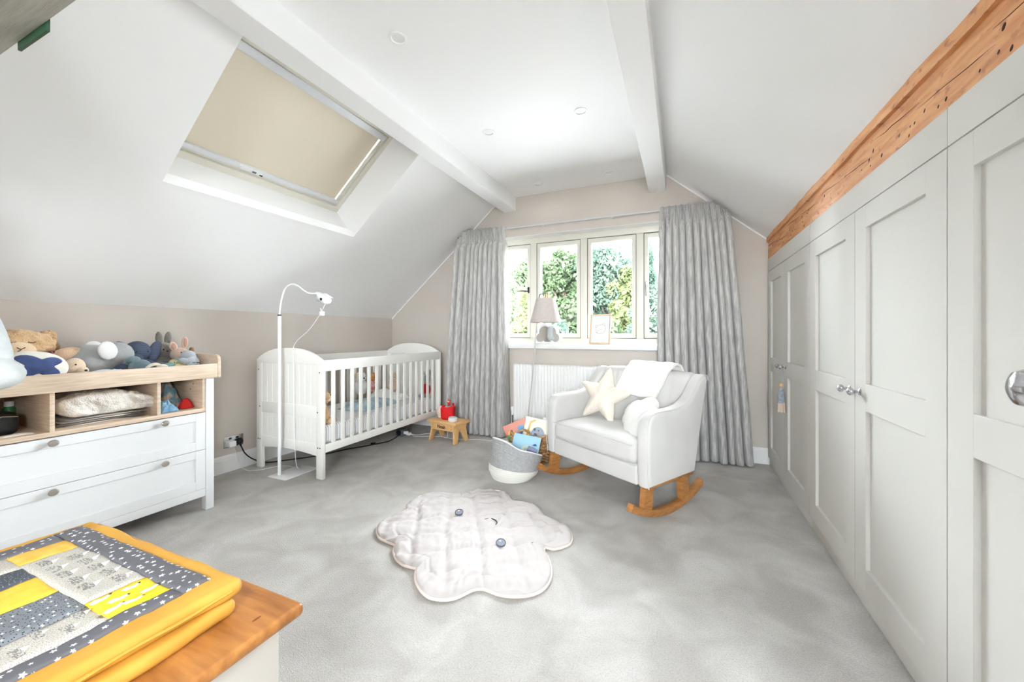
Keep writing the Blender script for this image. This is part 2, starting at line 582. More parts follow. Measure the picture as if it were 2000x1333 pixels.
bl = obj('blind', sky_bar(-hy_ + .036, hy_ - .069, -hl + .098, hl - .085, .030, .0315, 0), blind_m, sk)
alu_m = mat('blind_rail', (226, 228, 232), 0.35)
obj('blind_cassette', sky_bar(-hy_ + .034, hy_ - .04, hl - .088, hl - .036, .004, .04, .008), alu_m, sk)
obj('blind_bottom_bar', sky_bar(-hy_ + .034, hy_ - .04, -hl + .066, -hl + .100, .006, .032, .006), alu_m, sk)
h_ = obj('catch', sky_bar(-.20, -.06, -hl + .070, -hl + .092, -.006, .010, .003), white_pl, sk)
obj('catch_button', sky_bar(-.125, -.10, -hl + .076, -hl + .088, -.010, -.004, .001), mat('blue_grey_plastic', (90, 110, 122), .4), h_)
obj('catch_slot', sky_bar(-.075, -.055, -hl + .072, -hl + .080, -.009, -.004, .001), black_pl, h_)

# skirting boards
def skirt_prof(d=1):
    return [(0, 0), (.016, 0), (.016, .098), (.013, .104), (.013, .112), (.008, .126), (.003, .132), (0, .132)]
sb = prism([(XL + u, v) for u, v in skirt_prof()], YB, YF, 'y')
struct('baseboard_left', sb, trimw_m, label='white skirting board along the left wall')
sb = prism([(YF - u, v) for u, v in skirt_prof()], XL, XW + .02, 'x')
struct('baseboard_far', sb, trimw_m, label='white skirting board under the window')

for k_, (xs, zf) in enumerate((((XL, XA), zl), ((XB, XW + .1), zr))):
    struct('trim_%d' % (6 + k_), prism([(xs[0], zf(xs[0]) - .014), (xs[1], zf(xs[1]) - .014), (xs[1], zf(xs[1]) + .01), (xs[0], zf(xs[0]) + .01)], YF - .008, YF, 'y'), ceil_m, label='white caulked joint under the %s slope' % ('left' if k_ == 0 else 'right'))
# old timber purlin above the wardrobes
def timber():
    m = bpy.data.materials.new('old_timber')
    m.use_nodes = True
    nt = m.node_tree; N = nt.nodes; L = nt.links.new
    b = N['Principled BSDF']; b.inputs['Roughness'].default_value = 0.5
    tc = N.new('ShaderNodeTexCoord')
    mp = N.new('ShaderNodeMapping'); mp.inputs['Scale'].default_value = (6, 0.7, 6)
    L(tc.outputs['Object'], mp.inputs[0])
    n = N.new('ShaderNodeTexNoise'); n.inputs['Scale'].default_value = 6; n.inputs['Detail'].default_value = 6; n.inputs['Distortion'].default_value = 0.6
    L(mp.outputs[0], n.inputs['Vector'])
    rp = N.new('ShaderNodeValToRGB')
    e = rp.color_ramp.elements
    e[0].position = .32; e[0].color = lin((188, 122, 68))
    e[1].position = .70; e[1].color = lin((222, 166, 114))
    L(n.outputs[0], rp.inputs[0])
    # bruises and knots
    mp2 = N.new('ShaderNodeMapping'); mp2.inputs['Scale'].default_value = (10, 9, 18); mp2.inputs['Rotation'].default_value = (0.5, 0, 0)
    L(tc.outputs['Object'], mp2.inputs[0])
    v = N.new('ShaderNodeTexNoise'); v.inputs['Scale'].default_value = 2.4; v.inputs['Detail'].default_value = 3
    L(mp2.outputs[0], v.inputs['Vector'])
    r2 = N.new('ShaderNodeValToRGB'); r2.color_ramp.elements[0].position = .60; r2.color_ramp.elements[1].position = .74
    r2.color_ramp.elements[0].color = (1, 1, 1, 1); r2.color_ramp.elements[1].color = (.52, .38, .30, 1)
    L(v.outputs[0], r2.inputs[0])
    mx = N.new('ShaderNodeMix'); mx.data_type = 'RGBA'; mx.blend_type = 'MULTIPLY'; mx.inputs[0].default_value = 1
    L(rp.outputs[0], mx.inputs[6]); L(r2.outputs[0], mx.inputs[7])
    L(mx.outputs[2], b.inputs['Base Color'])
    bp = N.new('ShaderNodeBump'); bp.inputs['Strength'].default_value = .5; bp.inputs['Distance'].default_value = .01
    L(n.outputs[0], bp.inputs['Height']); L(bp.outputs[0], b.inputs['Normal'])
    return m
timber_m = timber()
tb = thing('trim_4', 'old orange timber purlin above the wardrobe doors', None, (.7, 2, 1.71), kind='structure')
Y0T, Y1T = 0.05, 3.835
random.seed(4)
def beam_face(y, z):
    n = noise.noise(Vector((y * 3.1, z * 14, 1.3))) * .006 + noise.noise(Vector((y * 11, z * 30, 4))) * .002
    return n
def timber_fn(p):
    if p.x < .70:
        p = Vector((p.x + beam_face(p.y, p.z), p.y, p.z))
    return p
t = bmesh.new()
def bslab(xf, xb, z0f, z1f, ny, nz, wob):
    """long rough beam: front face gridded"""
    t = bmesh.new()
    V = []
    for i in range(ny + 1):
        y = Y0T + (Y1T - Y0T) * i / ny
        row = []
        za = z0f + (noise.noise(Vector((y * 2.2, 3, 9))) * wob + noise.noise(Vector((y * 9, 3, 2))) * wob * .35)
        zb = z1f
        row.append(t.verts.new((xb, y, za)))
        for k in range(nz + 1):
            z = za + (zb - za) * k / nz
            row.append(t.verts.new((xf + beam_face(y, z) + noise.noise(Vector((y * 4, z * 20, xf * 50))) * wob * .5, y, z)))
        row.append(t.verts.new((xb, y, zb)))
        V.append(row)
    m = len(V[0])
    for i in range(ny):
        for k in range(m):
            t.faces.new((V[i][k], V[i][(k + 1) % m], V[i + 1][(k + 1) % m], V[i + 1][k]))
    t.faces.new(V[0]); t.faces.new(V[-1][::-1])
    bmesh.ops.recalc_face_normals(t, faces=t.faces[:])
    return t
obj('main_timber', bslab(.668, .78, 1.712, 1.86, 220, 6, .001), timber_m, tb, ang=60)
obj('top_batten', bslab(.654, .76, 1.852, 1.925, 220, 3, .006), timber_m, tb, ang=60)
# drying cracks and nail holes along the face
rnd = random.Random(7)
dark_m = mat('dark_crack', (48, 26, 14), .9)
for k in range(9):
    y = .95 + k * .32; z = 1.795 + rnd.uniform(-.03, .03)
    pts = []
    for q in range(7):
        yy = y + q * .055
        zz = z + q * .004 + rnd.uniform(-.002, .002)
        pts.append((.668 + beam_face(yy, zz), yy, zz))
    obj('crack', tube(pts, [.0004, .0011, .0014, .0016, .0013, .0009, .0004], 5), dark_m, tb)
for k in range(46):
    y = rnd.uniform(.9, 3.7); z = rnd.uniform(1.725, 1.80); a = rnd.uniform(.003, .009)
    x = .668 + beam_face(y, z)
    obj('nail_hole', ell((x, y, z), (.0012, a * .6, a), (R(35), 0, 0), 7, 5), dark_m, tb)

# ------------------------------------------------------------------ main window
win = thing('window_1', 'four-light cream casement window overlooking trees', None, (-.915, 3.99, WZ0), kind='structure')
GY = 3.985
ZB, ZT = 1.04, 2.065      # between the sub-frame members
obj('frame_head', box(WX0, WX1, GY - .03, GY + .05, ZT, WZ1 - .004, .004), sash_m, win)
obj('frame_sill', box(WX0, WX1, GY - .03, GY + .05, WZ0 + .03, ZB, .004), sash_m, win)
obj('frame_jamb', box(WX0 + .004, WX0 + .05, GY - .03, GY + .05, ZB, ZT, .004), sash_m, win)
obj('frame_jamb', box(WX1 - .05, WX1 - .004, GY - .03, GY + .05, ZB, ZT, .004), sash_m, win)
gap_m = mat('gap_dark_grey', (92, 90, 86), .8)  # grey strips painting the shadow gap around each casement
mull = [-1.465, -0.915, -0.365]
for x in mull:
    obj('mullion', box(x - .034, x + .034, GY - .032, GY + .05, ZB, ZT, .004), sash_m, win)
edges = [WX0 + .05] + mull + [WX1 - .05]
for i in range(4):
    a = edges[i] + (.034 if i else 0) + .0045
    b = edges[i + 1] - (.034 if i < 3 else 0) - .0045
    z0, z1 = ZB + .0045, ZT - .0045
    sw = .038
    cs = box(a, a + sw, GY - .02, GY + .04, z0, z1, .005)
    box(b - sw, b, GY - .02, GY + .04, z0, z1, .005, bm=cs)
    box(a + sw - .004, b - sw + .004, GY - .02, GY + .04, z0, z0 + sw + .008, .005, bm=cs)
    box(a + sw - .004, b - sw + .004, GY - .02, GY + .04, z1 - sw - .008, z1, .005, bm=cs)
    c = obj('casement', cs, sash_m, win)
    g_ = .0045
    sl_ = box(a - g_, a + .001, GY - .0185, GY + .03, z0 - g_, z1 + g_); box(b - .001, b + g_, GY - .0185, GY + .03, z0 - g_, z1 + g_, bm=sl_)
    box(a, b, GY - .0185, GY + .03, z0 - g_, z0 + .001, bm=sl_); box(a, b, GY - .0185, GY + .03, z1 - .001, z1 + g_, bm=sl_)
    obj('gap_dark', sl_, gap_m, c)
    obj('pane', box(a + sw - .005, b - sw + .005, GY + .008, GY + .014, z0 + sw, z1 - sw), glass_m, c)
    if i in (0, 3):
        obj('vent', box(a + .04, b - .04, GY - .032, GY - .02, z1 - .022, z1 - .006, .003), sash_m, c)
        hx = b - sw / 2 if i == 0 else a + sw / 2
        zc = 1.55
        hb = box(hx - .010, hx + .010, GY - .030, GY - .02, zc - .02, zc + .045, .004)
        hm = chrome_m
        if i == 0:
            tube([(hx, GY - .032, zc), (hx, GY - .055, zc), (hx - .02, GY - .062, zc + .001), (hx - .10, GY - .062, zc + .004)], [.007, .007, .008, .006], 8, bm=hb)
            hm = black_pl
        else:
            tube([(hx, GY - .032, zc + .03), (hx, GY - .052, zc + .03), (hx, GY - .058, zc + .01), (hx + .002, GY - .058, zc - .10)], [.007, .007, .009, .006], 8, bm=hb)
        obj('handle', hb, hm, c)
# sill board
struct('trim_5', box(-2.05, .22, 3.785, GY - .03, WZ0 - .022, WZ0 + .03, .007), trimw_m, label='white window sill board', smooth=True)

# ================================================================== OUTSIDE
bounce_m = mat('pale_bounce_ground', (206, 205, 204), .95, (190, 189, 188), 3, bump=.5, bscale=60)  # unseen ground made pale to bounce daylight up to the ceiling
gnd = box(-70, 70, -70, 120, -2.9, -2.7)
o = struct('ground', gnd, bounce_m, label='unseen pale ground below the window, added to bounce daylight')
bark_m = mat('bark', (84, 72, 60), .9, (60, 50, 42), 20)
def leaf_mat(name, c1, c2):
    m = bpy.data.materials.new(name); m.use_nodes = True
    nt = m.node_tree; N = nt.nodes; L = nt.links.new
    tc = N.new('ShaderNodeTexCoord')
    n = N.new('ShaderNodeTexNoise'); n.inputs['Scale'].default_value = 1.1; n.inputs['Detail'].default_value = 8
    L(tc.outputs['Object'], n.inputs['Vector'])
    rp = N.new('ShaderNodeValToRGB'); rp.color_ramp.elements[0].position = .36; rp.color_ramp.elements[1].position = .62
    rp.color_ramp.elements[0].color = lin(c1); rp.color_ramp.elements[1].color = lin(c2)
    L(n.outputs[0], rp.inputs[0])
    d = N.new('ShaderNodeBsdfDiffuse'); t_ = N.new('ShaderNodeBsdfTranslucent'); mx = N.new('ShaderNodeMixShader'); mx.inputs[0].default_value = .45
    L(rp.outputs[0], d.inputs[0]); L(rp.outputs[0], t_.inputs[0]); L(d.outputs[0], mx.inputs[1]); L(t_.outputs[0], mx.inputs[2])
    L(mx.outputs[0], N['Material Output'].inputs[0])
    return m
leafA = leaf_mat('leaf_mid_green', (50, 63, 43), (84, 97, 73))
leafB = leaf_mat('leaf_yellow_green', (64, 73, 47), (98, 104, 71))
leafC = leaf_mat('leaf_blue_green', (46, 60, 51), (76, 90, 79))

def tree(name, label, loc, top, rad, leafm, seed, n=5200, conifer=False, base=None, group='trees outside the window', size=.22, squash=1.0):
    rn = random.Random(seed)
    x0, y0 = loc
    g0 = -2.7
    t = thing(name, label, 'tree', (x0, y0, g0), group=group)
    H = top - g0
    tr = tube([(x0, y0, g0 - .05), (x0 + .1, y0, g0 + H * .4), (x0 + .05, y0 + .1, g0 + H * .75), (x0, y0, top - .3)], [.28, .2, .11, .03], 8, sm=3)
    obj('trunk', tr, bark_m, t)
    zb = g0 + H * .22 if base is None else base
    clumps = []
    if not conifer:
        for k in range(40):
            a = rn.uniform(0, 2 * PI); u = rn.random()
            z = zb + (top - zb) * (0.1 + .82 * u)
            env = math.sin(PI * min(.98, (z - zb) / (top - zb) * .86 + .12)) ** .6
            rr = rad * env * rn.uniform(.25, .82)
            clumps.append((x0 + rr * math.cos(a), y0 + rr * math.sin(a), z, rad * rn.uniform(.28, .46)))
        for k in range(9):
            c = clumps[k]
            obj('branch', tube([(x0, y0, max(g0 + H * .3, c[2] - 1.6)), ((x0 + c[0]) / 2, (y0 + c[1]) / 2, c[2] - .6), c[:3]], [.09, .06, .02], 6, sm=2), bark_m, t)
    vs, fs = [], []
    for k in range(int(n * 1.9)):
        if conifer:
            u = rn.random() ** .8
            z = zb + (top - zb) * u
            rr = rad * (1 - u) * (.55 + .45 * abs(math.sin(u * 26))) * rn.uniform(.55, 1.0) + .05
            a = rn.uniform(0, 2 * PI)
            p = Vector((x0 + rr * math.cos(a), y0 + rr * math.sin(a), z - rr * .25))
        else:
            c = clumps[rn.randrange(len(clumps))]
            d = Vector((rn.gauss(0, 1), rn.gauss(0, 1), rn.gauss(0, .8)))
            d.normalize()
            p = Vector(c[:3]) + d * c[3] * rn.uniform(.55, 1.05)
        s = size * rn.uniform(.6, 1.3)
        e = Euler((rn.uniform(-1.1, 1.1), rn.uniform(-1.1, 1.1), rn.uniform(0, 6.28))).to_matrix()
        b = len(vs)
        for q in ((-.5, 0, 0), (0, -.32, .06), (.6, 0, 0), (0, .32, .06)):
            vs.append(p + e @ (Vector(q) * s))
        fs.append((b, b + 1, b + 2, b + 3))
    me = bpy.data.meshes.new('crown')
    org = ORG[t.name]
    me.from_pydata([tuple(v - org) for v in vs], [], fs)
    me.materials.append(leafm)
    o = bpy.data.objects.new('crown', me); col.objects.link(o); o.parent = t; o['kind'] = 'stuff'
    return t
tree('garden_tree', 'bushy tree seen through the leftmost window light', (-6.95, 18.5), 5.0, 1.5, leafA, 3)
tree('conifer', 'low feathery conifer in front of the leftmost tree', (-6.0, 15.0), 2.9, 1.5, leafB, 4, 5200, True, base=-1.5)
tree('garden_tree', 'broad green tree filling the second window light', (-5.55, 19.5), 5.55, 1.75, leafA, 5, 7600)
tree('garden_tree', 'dark green tree filling the third window light', (-3.55, 20.0), 5.7, 1.75, leafC, 6, 7000, base=1.2)
tree('garden_tree', 'yellow-green tree at the right of the third window light', (-2.35, 19.0), 4.3, 1.05, leafB, 8, 3800, base=.4)
tree('conifer', 'blue-green conifer seen beside the right curtain', (-1.35, 17.0), 5.6, 1.1, leafC, 9, 4800, True, base=-.5)
tree('garden_shrub', 'round low shrub behind the picture frame', (-2.9, 16.5), 1.65, 1.0, leafA, 10, 2600, base=-1.2, group='shrubs outside')
tree('garden_shrub', 'low hedge shrub under the second window light', (-5.2, 15.5), 1.5, 1.3, leafC, 11, 2600, base=-1.2, group='shrubs outside')
for q, (x, y, t_, r_, lb) in enumerate(((-10.5, 27, 6.2, 2.6, 'far pale tree behind the leftmost trees'), (-7.6, 28, 7.0, 2.6, 'far pale tree between the second and third lights'), (-4.6, 29, 6.4, 2.5, 'far pale tree behind the third window light'), (-1.9, 29, 5.2, 2.2, 'far pale tree beside the conifer at right'),
                                        (-14.5, 27, 5.8, 2.8, 'far pale tree beyond the left edge of the window'), (2.2, 28, 5.6, 2.6, 'far pale tree hidden behind the right curtain'), (6.5, 27, 6.0, 2.7, 'far pale tree at the right end of the row'))):
    tree('garden_tree', lb, (x, y), t_, r_, leafC if q % 2 else leafA, 20 + q, 5200, base=-2.2, size=.30)
hs = thing('house', 'distant house with slate roof and red chimney beside the right curtain', 'house', (-2.4, 43, -2.7))
obj('wall', box(-4.6, 1.2, 42, 47, -2.7, 1.5), mat('render', (200, 195, 188), .9), hs)
obj('roof', prism([(41.7, 1.4), (44.5, 2.7), (47.3, 1.4)], -4.8, 1.4, 'x'), mat('slate', (116, 118, 128), .8), hs)
ch = box(-2.95, -2.25, 44.0, 44.6, 2.2, 3.4); box(-3.0, -2.2, 43.95, 44.65, 3.15, 3.25, bm=ch)
for q in (-2.8, -2.4):
    lathe([(.12, 0), (.1, .35)], 10, (q, 44.3, 3.4), bm=ch)
obj('chimney', ch, mat('red_brick', (176, 84, 62), .9, (150, 66, 50), 6), hs)

# ================================================================== FITTED WARDROBES
def knob_bm(loc, axis, k=1.0):
    prof = [(.0001, 0), (.013, 0), (.0135, .003), (.010, .005), (.006, .007), (.0052, .012), (.0065, .015), (.0052, .017), (.008, .020), (.0145, .025),
            (.0165, .031), (.0150, .037), (.009, .042), (.0001, .0435)]
    return lathe([(r * k, z * k) for r, z in prof], 22, loc, axis)
UN = [(3.815, 3.270, 2.675), (2.675, 2.055, 1.442), (1.442, 0.830, 0.218)]
ulab = ['pair of shaker wardrobe doors in the corner by the curtain', 'middle pair of shaker wardrobe doors with two chrome knobs', 'pair of shaker wardrobe doors nearest the camera']
ward_in = mat('wardrobe_carcass', (190, 188, 182), .6)
for (ya, ym, yb), lb in zip(UN, ulab):
    w = thing('wardrobe', lb, 'wardrobe', (XW + .3, (ya + yb) / 2, 0), group='fitted wardrobes under the beam')
    cb = box(XW + .028, XW + .05, yb + .001, yb + .02, 0, 1.70); box(XW + .028, XW + .5, ya - .02, ya - .001, 0, 1.70, bm=cb)
    box(XW + .028, XW + .5, yb + .001, yb + .018, 0, 1.45, bm=cb); box(XW + .05, XW + .5, yb + .018, ya - .02, .07, .09, bm=cb)
    box(XW + .48, XW + .5, yb + .018, ya - .02, 0, 1.40, bm=cb)
    obj('carcass', cb, ward_in, w)
    obj('plinth', box(XW + .012, XW + .028, yb + .001, ya - .001, 0, .066, .001), ward_m, w)
    obj('top_filler', box(XW, XW + .026, yb + .0012, ya - .0012, 1.606, 1.711, .0015), ward_m, w)
    for i, (a, b) in enumerate(((ym, ya), (yb, ym))):
        a += .0016; b -= .0016
        st = .102
        x0, x1 = XW, XW + .024
        z0, z1 = .070, 1.6025
        db = box(x0, x1, a, a + st, z0, z1, .0012, 1); box(x0, x1, b - st, b, z0, z1, .0012, 1, bm=db)
        for q0, q1 in ((z0, .168), (.790, .898), (1.513, z1)):
            box(x0 + .0002, x1, a + st - .001, b - st + .001, q0, q1, .0008, 1, bm=db)
        d = obj('door', db, ward_m, w)
        obj('panel', box(x0 + .014, x1 - .002, a + st - .002, b - st + .002, .160, .796), ward_m, d)
        obj('panel', box(x0 + .014, x1 - .002, a + st - .002, b - st + .002, .890, 1.520), ward_m, d)
        yk = a + .050 if i == 0 else b - .050
        obj('knob', knob_bm((XW, yk, .860), (-1, 0, 0)), chrome_m, d)
# open room door standing against the wardrobes, its knob just in view
dr = thing('door_1', 'open white room door with a chrome knob at the right edge', None, (.54, .48, 0), kind='structure')
obj('leaf', box(.522, .560, .08, .862, .012, 1.98, .002), ward_m, dr)
kb = lathe([(.0001, 0), (.026, 0), (.026, .004), (.012, .008), (.010, .028), (.018, .036), (.027, .048), (.0285, .058), (.025, .067), (.014, .073), (.0001, .075)], 28, (.522, .822, 1.018), (-1, 0, 0))
obj('knob', kb, chrome_m, dr)

# tassel hung from a knob in the corner
ts = thing('door_tassel', 'grey crochet tassel with wooden bead hung on the corner wardrobe knob', 'tassel', (.645, 3.22, .86))
X0, Y0 = .643, 3.222
grey_y = mat('grey_yarn', (138, 146, 160), .9, (176, 182, 192), 60, bump=.6, bscale=400)
cream_y = mat('cream_yarn', (226, 208, 190), .95, bump=.5, bscale=400)
obj('cord', tube([(X0, Y0 + .006, .868), (X0 - .003, Y0 + .004, .80), (X0 - .006, Y0, .745)], .0016, 6), grey_y, ts)
obj('cord', tube([(X0, Y0 - .006, .868), (X0 + .003, Y0 - .010, .78), (X0 + .004, Y0 - .012, .66)], .0016, 6), grey_y, ts)
obj('bead', lathe([(.003, -.014), (.011, -.009), (.0135, 0), (.011, .009), (.003, .014)], 14, (X0 - .006, Y0, .735)), beech_m, ts)
for dx, dy, z0, z1, r in ((-.006, 0, .718, .610, .021), (.008, .022, .690, .622, .014)):
    c = (X0 + dx, Y0 + dy)
    obj('crochet_cap', lathe([(.003, 0), (r * .6, -.02), (r * .9, -.05), (r, z1 - z0 + .004), (r * .85, z1 - z0)], 14, (c[0], c[1], z0)), grey_y, ts)
    fb = bmesh.new(); rr_ = random.Random(3)
    for k in range(26):
        a = rr_.uniform(0, 6.28); q = r * rr_.uniform(.1, .9)
        tube([(c[0] + q * math.cos(a), c[1] + q * math.sin(a), z1 + .003), (c[0] + q * 1.2 * math.cos(a), c[1] + q * 1.2 * math.sin(a), z1 - .03),
              (c[0] + q * 1.3 * math.cos(a), c[1] + q * 1.3 * math.sin(a), z1 - .058 - rr_.uniform(0, .008))], .003, 5, bm=fb)
    o = obj('fringe', fb, cream_y, ts); o['kind'] = 'stuff'

# ================================================================== DOWNLIGHTS
LAMP_W = 0.12
dl = None
posn = [((-1.277, 3.585), 'recessed downlight by the left beam, nearest the window'), ((-.602, 3.585), 'recessed downlight by the right beam, nearest the window'),
        ((-1.277, 2.515), 'recessed downlight by the left beam, middle of its row'), ((-.602, 2.515), 'recessed downlight by the right beam, middle of its row'),
        ((-1.277, 1.533), 'recessed downlight by the left beam, nearest the camera'), ((-.602, 1.533), 'recessed downlight by the right beam, cut by the top edge')]
lens_m = mat('frosted_lens', (235, 235, 235), .3)
for (x, y), lb in posn:
    d = thing('downlight', lb, 'downlight', (x, y, ZC), group='recessed ceiling downlights')
    if dl is None:
        obj('trim_ring', lathe([(.030, .001), (.030, -.003), (.034, -.006), (.042, -.005), (.0445, -.001), (.0445, .001)], 28), white_pl, d, w=False)
        obj('lens', lathe([(.0001, -.001), (.030, -.001), (.030, .001)], 24), lens_m, d, w=False)
        dl = d
    else:
        for c in [k for k in dl.children if k.type == 'MESH']:
            q = c.copy(); col.objects.link(q); q.parent = d
    ld = bpy.data.lights.new('downlight_lamp', 'AREA'); ld.shape = 'DISK'; ld.size = .058; ld.energy = LAMP_W; ld.color = (1, .965, .92); ld.spread = R(165)
    lo2 = bpy.data.objects.new('downlight_lamp', ld); col.objects.link(lo2); lo2.parent = d; lo2.location = (0, 0, -.007)

# ================================================================== CURTAINS AND RAIL
def curtain_mat():
    m = bpy.data.materials.new('jacquard_curtain'); m.use_nodes = True
    nt = m.node_tree; N = nt.nodes; L = nt.links.new
    b = N['Principled BSDF']; b.inputs['Roughness'].default_value = .7; b.inputs['Sheen Weight'].default_value = .2
    tc = N.new('ShaderNodeTexCoord')
    mp = N.new('ShaderNodeMapping'); mp.inputs['Scale'].default_value = (45, 45, 5); L(tc.outputs['Object'], mp.inputs[0])
    n = N.new('ShaderNodeTexNoise'); n.inputs['Scale'].default_value = 1.6; n.inputs['Detail'].default_value = 6; n.inputs['Roughness'].default_value = .65
    L(mp.outputs[0], n.inputs['Vector'])
    # the woven figure gets denser towards the hem
    sp = N.new('ShaderNodeSeparateXYZ'); L(tc.outputs['Object'], sp.inputs[0])
    mr = N.new('ShaderNodeMapRange'); mr.inputs['From Min'].default_value = 0; mr.inputs['From Max'].default_value = 2.2
    mr.inputs['To Min'].default_value = .12; mr.inputs['To Max'].default_value = -.03
    L(sp.outputs['Z'], mr.inputs[0])
    ad = N.new('ShaderNodeMath'); ad.operation = 'ADD'; L(n.outputs[0], ad.inputs[0]); L(mr.outputs[0], ad.inputs[1])
    rp = N.new('ShaderNodeValToRGB'); e = rp.color_ramp.elements
    e[0].position = .42; e[0].color = lin((208, 206, 203)); e[1].position = .74; e[1].color = lin((152, 151, 151))
    L(ad.outputs[0], rp.inputs[0]); L(rp.outputs[0], b.inputs['Base Color'])
    bp = N.new('ShaderNodeBump'); bp.inputs['Strength'].default_value = .3; bp.inputs['Distance'].default_value = .003
    L(n.outputs[0], bp.inputs['Height']); L(bp.outputs[0], b.inputs['Normal'])
    return m
curt_m = curtain_mat()
header_m = mat('curtain_lining', (214, 212, 208), .9)
def curtain(label, xt0, xt1, xb0, xb1, seed, folds, yc=3.715, lean=0.0):
    t = thing('curtain', label, 'curtain', ((xb0 + xb1) / 2, yc, 0), group='pinch-pleat curtains')
    ztop = 2.215
    nu, nv = folds * 22, 80
    rn = random.Random(seed)
    amp = [rn.uniform(.75, 1.25) for _ in range(folds + 2)]
    ph = [rn.uniform(-.25, .25) for _ in range(folds + 2)]
    wd = [rn.uniform(.8, 1.25) for _ in range(folds)]
    cs = [0]
    for a in wd: cs.append(cs[-1] + a)
    cs = [a / cs[-1] for a in cs]
    def f(u, v):
        z = ztop * (1 - v)
        q = min(1, max(0, v / .055)) if v < .055 else 1
        i = min(folds - 1, next(k for k in range(folds) if u <= cs[k + 1] + 1e-9))
        loc = (u - cs[i]) / (cs[i + 1] - cs[i])
        w_ = (i + loc) * 2 * PI
        # pinched heading above, open round folds below
        head = math.exp(-(v / .060) ** 2)
        s = math.sin(w_)
        body = (abs(math.sin(w_ / 2)) ** .8 - .6) * (0.145 + .03 * v) * amp[i]
        tri = (max(0, -math.cos(w_)) ** 4) * .052 * (.50 + .50 * math.cos(6 * w_)) + .004 * math.cos(3 * w_)
        pin = math.exp(-((v - .058) / .020) ** 2)
        y = yc - (1 - head) * body * (1 - .75 * pin) - head * (tri * 1.0 + .006)
        x = (xt0 + (xt1 - xt0) * u) * (1 - v ** .9) + (xb0 + (xb1 - xb0) * u) * v ** .9
        gath = -.012 * math.sin(w_ + ph[i]) * (1 - head) * amp[i]
        x += gath + .012 * noise.noise(Vector((u * 7, v * 3.5, seed))) * min(1, v * 3)
        y += .018 * noise.noise(Vector((u * 9, v * 2.6, seed + 5))) * min(1, v * 3)
        lim = zr(x) - .028
        if x > XB and z > lim:
            z = lim - (ztop - z) * 0.2
        lim2 = zl(x) - .03
        if x < XA and z > lim2:
            z = lim2 - (ztop - z) * 0.2
        z = max(z, .012 + .008 * noise.noise(Vector((u * 20, 3, seed))))
        return (x, y, z)
    o = obj('drape', grid(nu, nv, f), curt_m, t, ang=80)
    solidify(o, .003)
    # stitched pinch tops
    for i in range(folds):
        u = (cs[i] + cs[i + 1]) / 2
        x, y, z = f(u, .066)
        obj('pinch', ell((x, y - .004, z), (.010, .012, .016), n=10, m=8), curt_m, t)
    for i in range(folds + 1):
        u = cs[i]
        x, y, z = f(min(u, 1), .01)
        lim = min(zr(x) if x > XB else 9, zl(x) if x < XA else 9)
        if lim > 2.245:
            obj('hook', tube([(x, y + .012, z), (x, y + .03, z + .012), (x, 3.765, 2.222)], .0016, 6), chrome_m, t)
    return t
curtain('grey jacquard curtain to the left of the window', -2.265, -1.697, -2.425, -1.685, 2, 10)
curtain('grey jacquard curtain to the right of the window, behind the armchair', -.175, .372, -.205, .560, 7, 11)
rl = thing('curtain_rail', 'slim white curtain rail fixed above the window', 'curtain rail', (-.95, 3.78, 2.2))
obj('track', box(-2.20, .26, 3.766, 3.780, 2.200, 2.214, .002), mat('rail_grey', (206, 208, 212), .4), rl)
for x in (-1.9, -1.3, -.6, .1):
    obj('bracket', box(x - .012, x + .012, 3.782, 3.840, 2.20, 2.214, .001), metal_w, rl)

# ================================================================== RADIATOR
rd = thing('radiator', 'white ribbed panel radiator under the window sill', 'radiator', (-.92, 3.77, .17))
RXa, RXb = -1.600, -.245
def radf(u, v):
    x = RXa + (RXb - RXa) * u
    z = .172 + .600 * v
    k = 1.0
    e = min(v / .07, (1 - v) / .07, 1)
    e = max(0, min(1, (e - .55) / .3))
    ph = (x - RXa) / .0333 * 2 * PI
    y = 3.735 - .0055 * e * max(-.6, min(.6, math.sin(ph))) / .6
    return (x, y, z)
o = obj('front_panel', grid(41 * 8, 16, radf), rad_m, rd, ang=50); solidify(o, .004, -1)
obj('top_grille', box(RXa, RXb, 3.738, 3.805, .756, .774, .003), rad_m, rd)
obj('side_panel', box(RXa - .004, RXa + .002, 3.733, 3.806, .175, .772, .002), rad_m, rd)
obj('side_panel', box(RXb - .002, RXb + .004, 3.733, 3.806, .175, .772, .002), rad_m, rd)
obj('back_panel', box(RXa + .01, RXb - .01, 3.800, 3.808, .175, .765), rad_m, rd)
for x in (-1.4, -.45):
    obj('wall_bracket', box(x - .015, x + .015, 3.808, 3.838, .3, .7), rad_m, rd)
vl = obj('valve', lathe([(.013, 0), (.013, .035), (.019, .037), (.020, .075), (.017, .084), (.0001, .085)], 18, (-1.628, 3.765, .235)), white_pl, rd)
obj('valve_pipe', tube([(-1.628, 3.765, .0), (-1.628, 3.765, .24)], .0075, 10), chrome_m, rd)
obj('valve_elbow', tube([(-1.628, 3.765, .245), (-1.595, 3.765, .245)], .009, 10), chrome_m, rd)

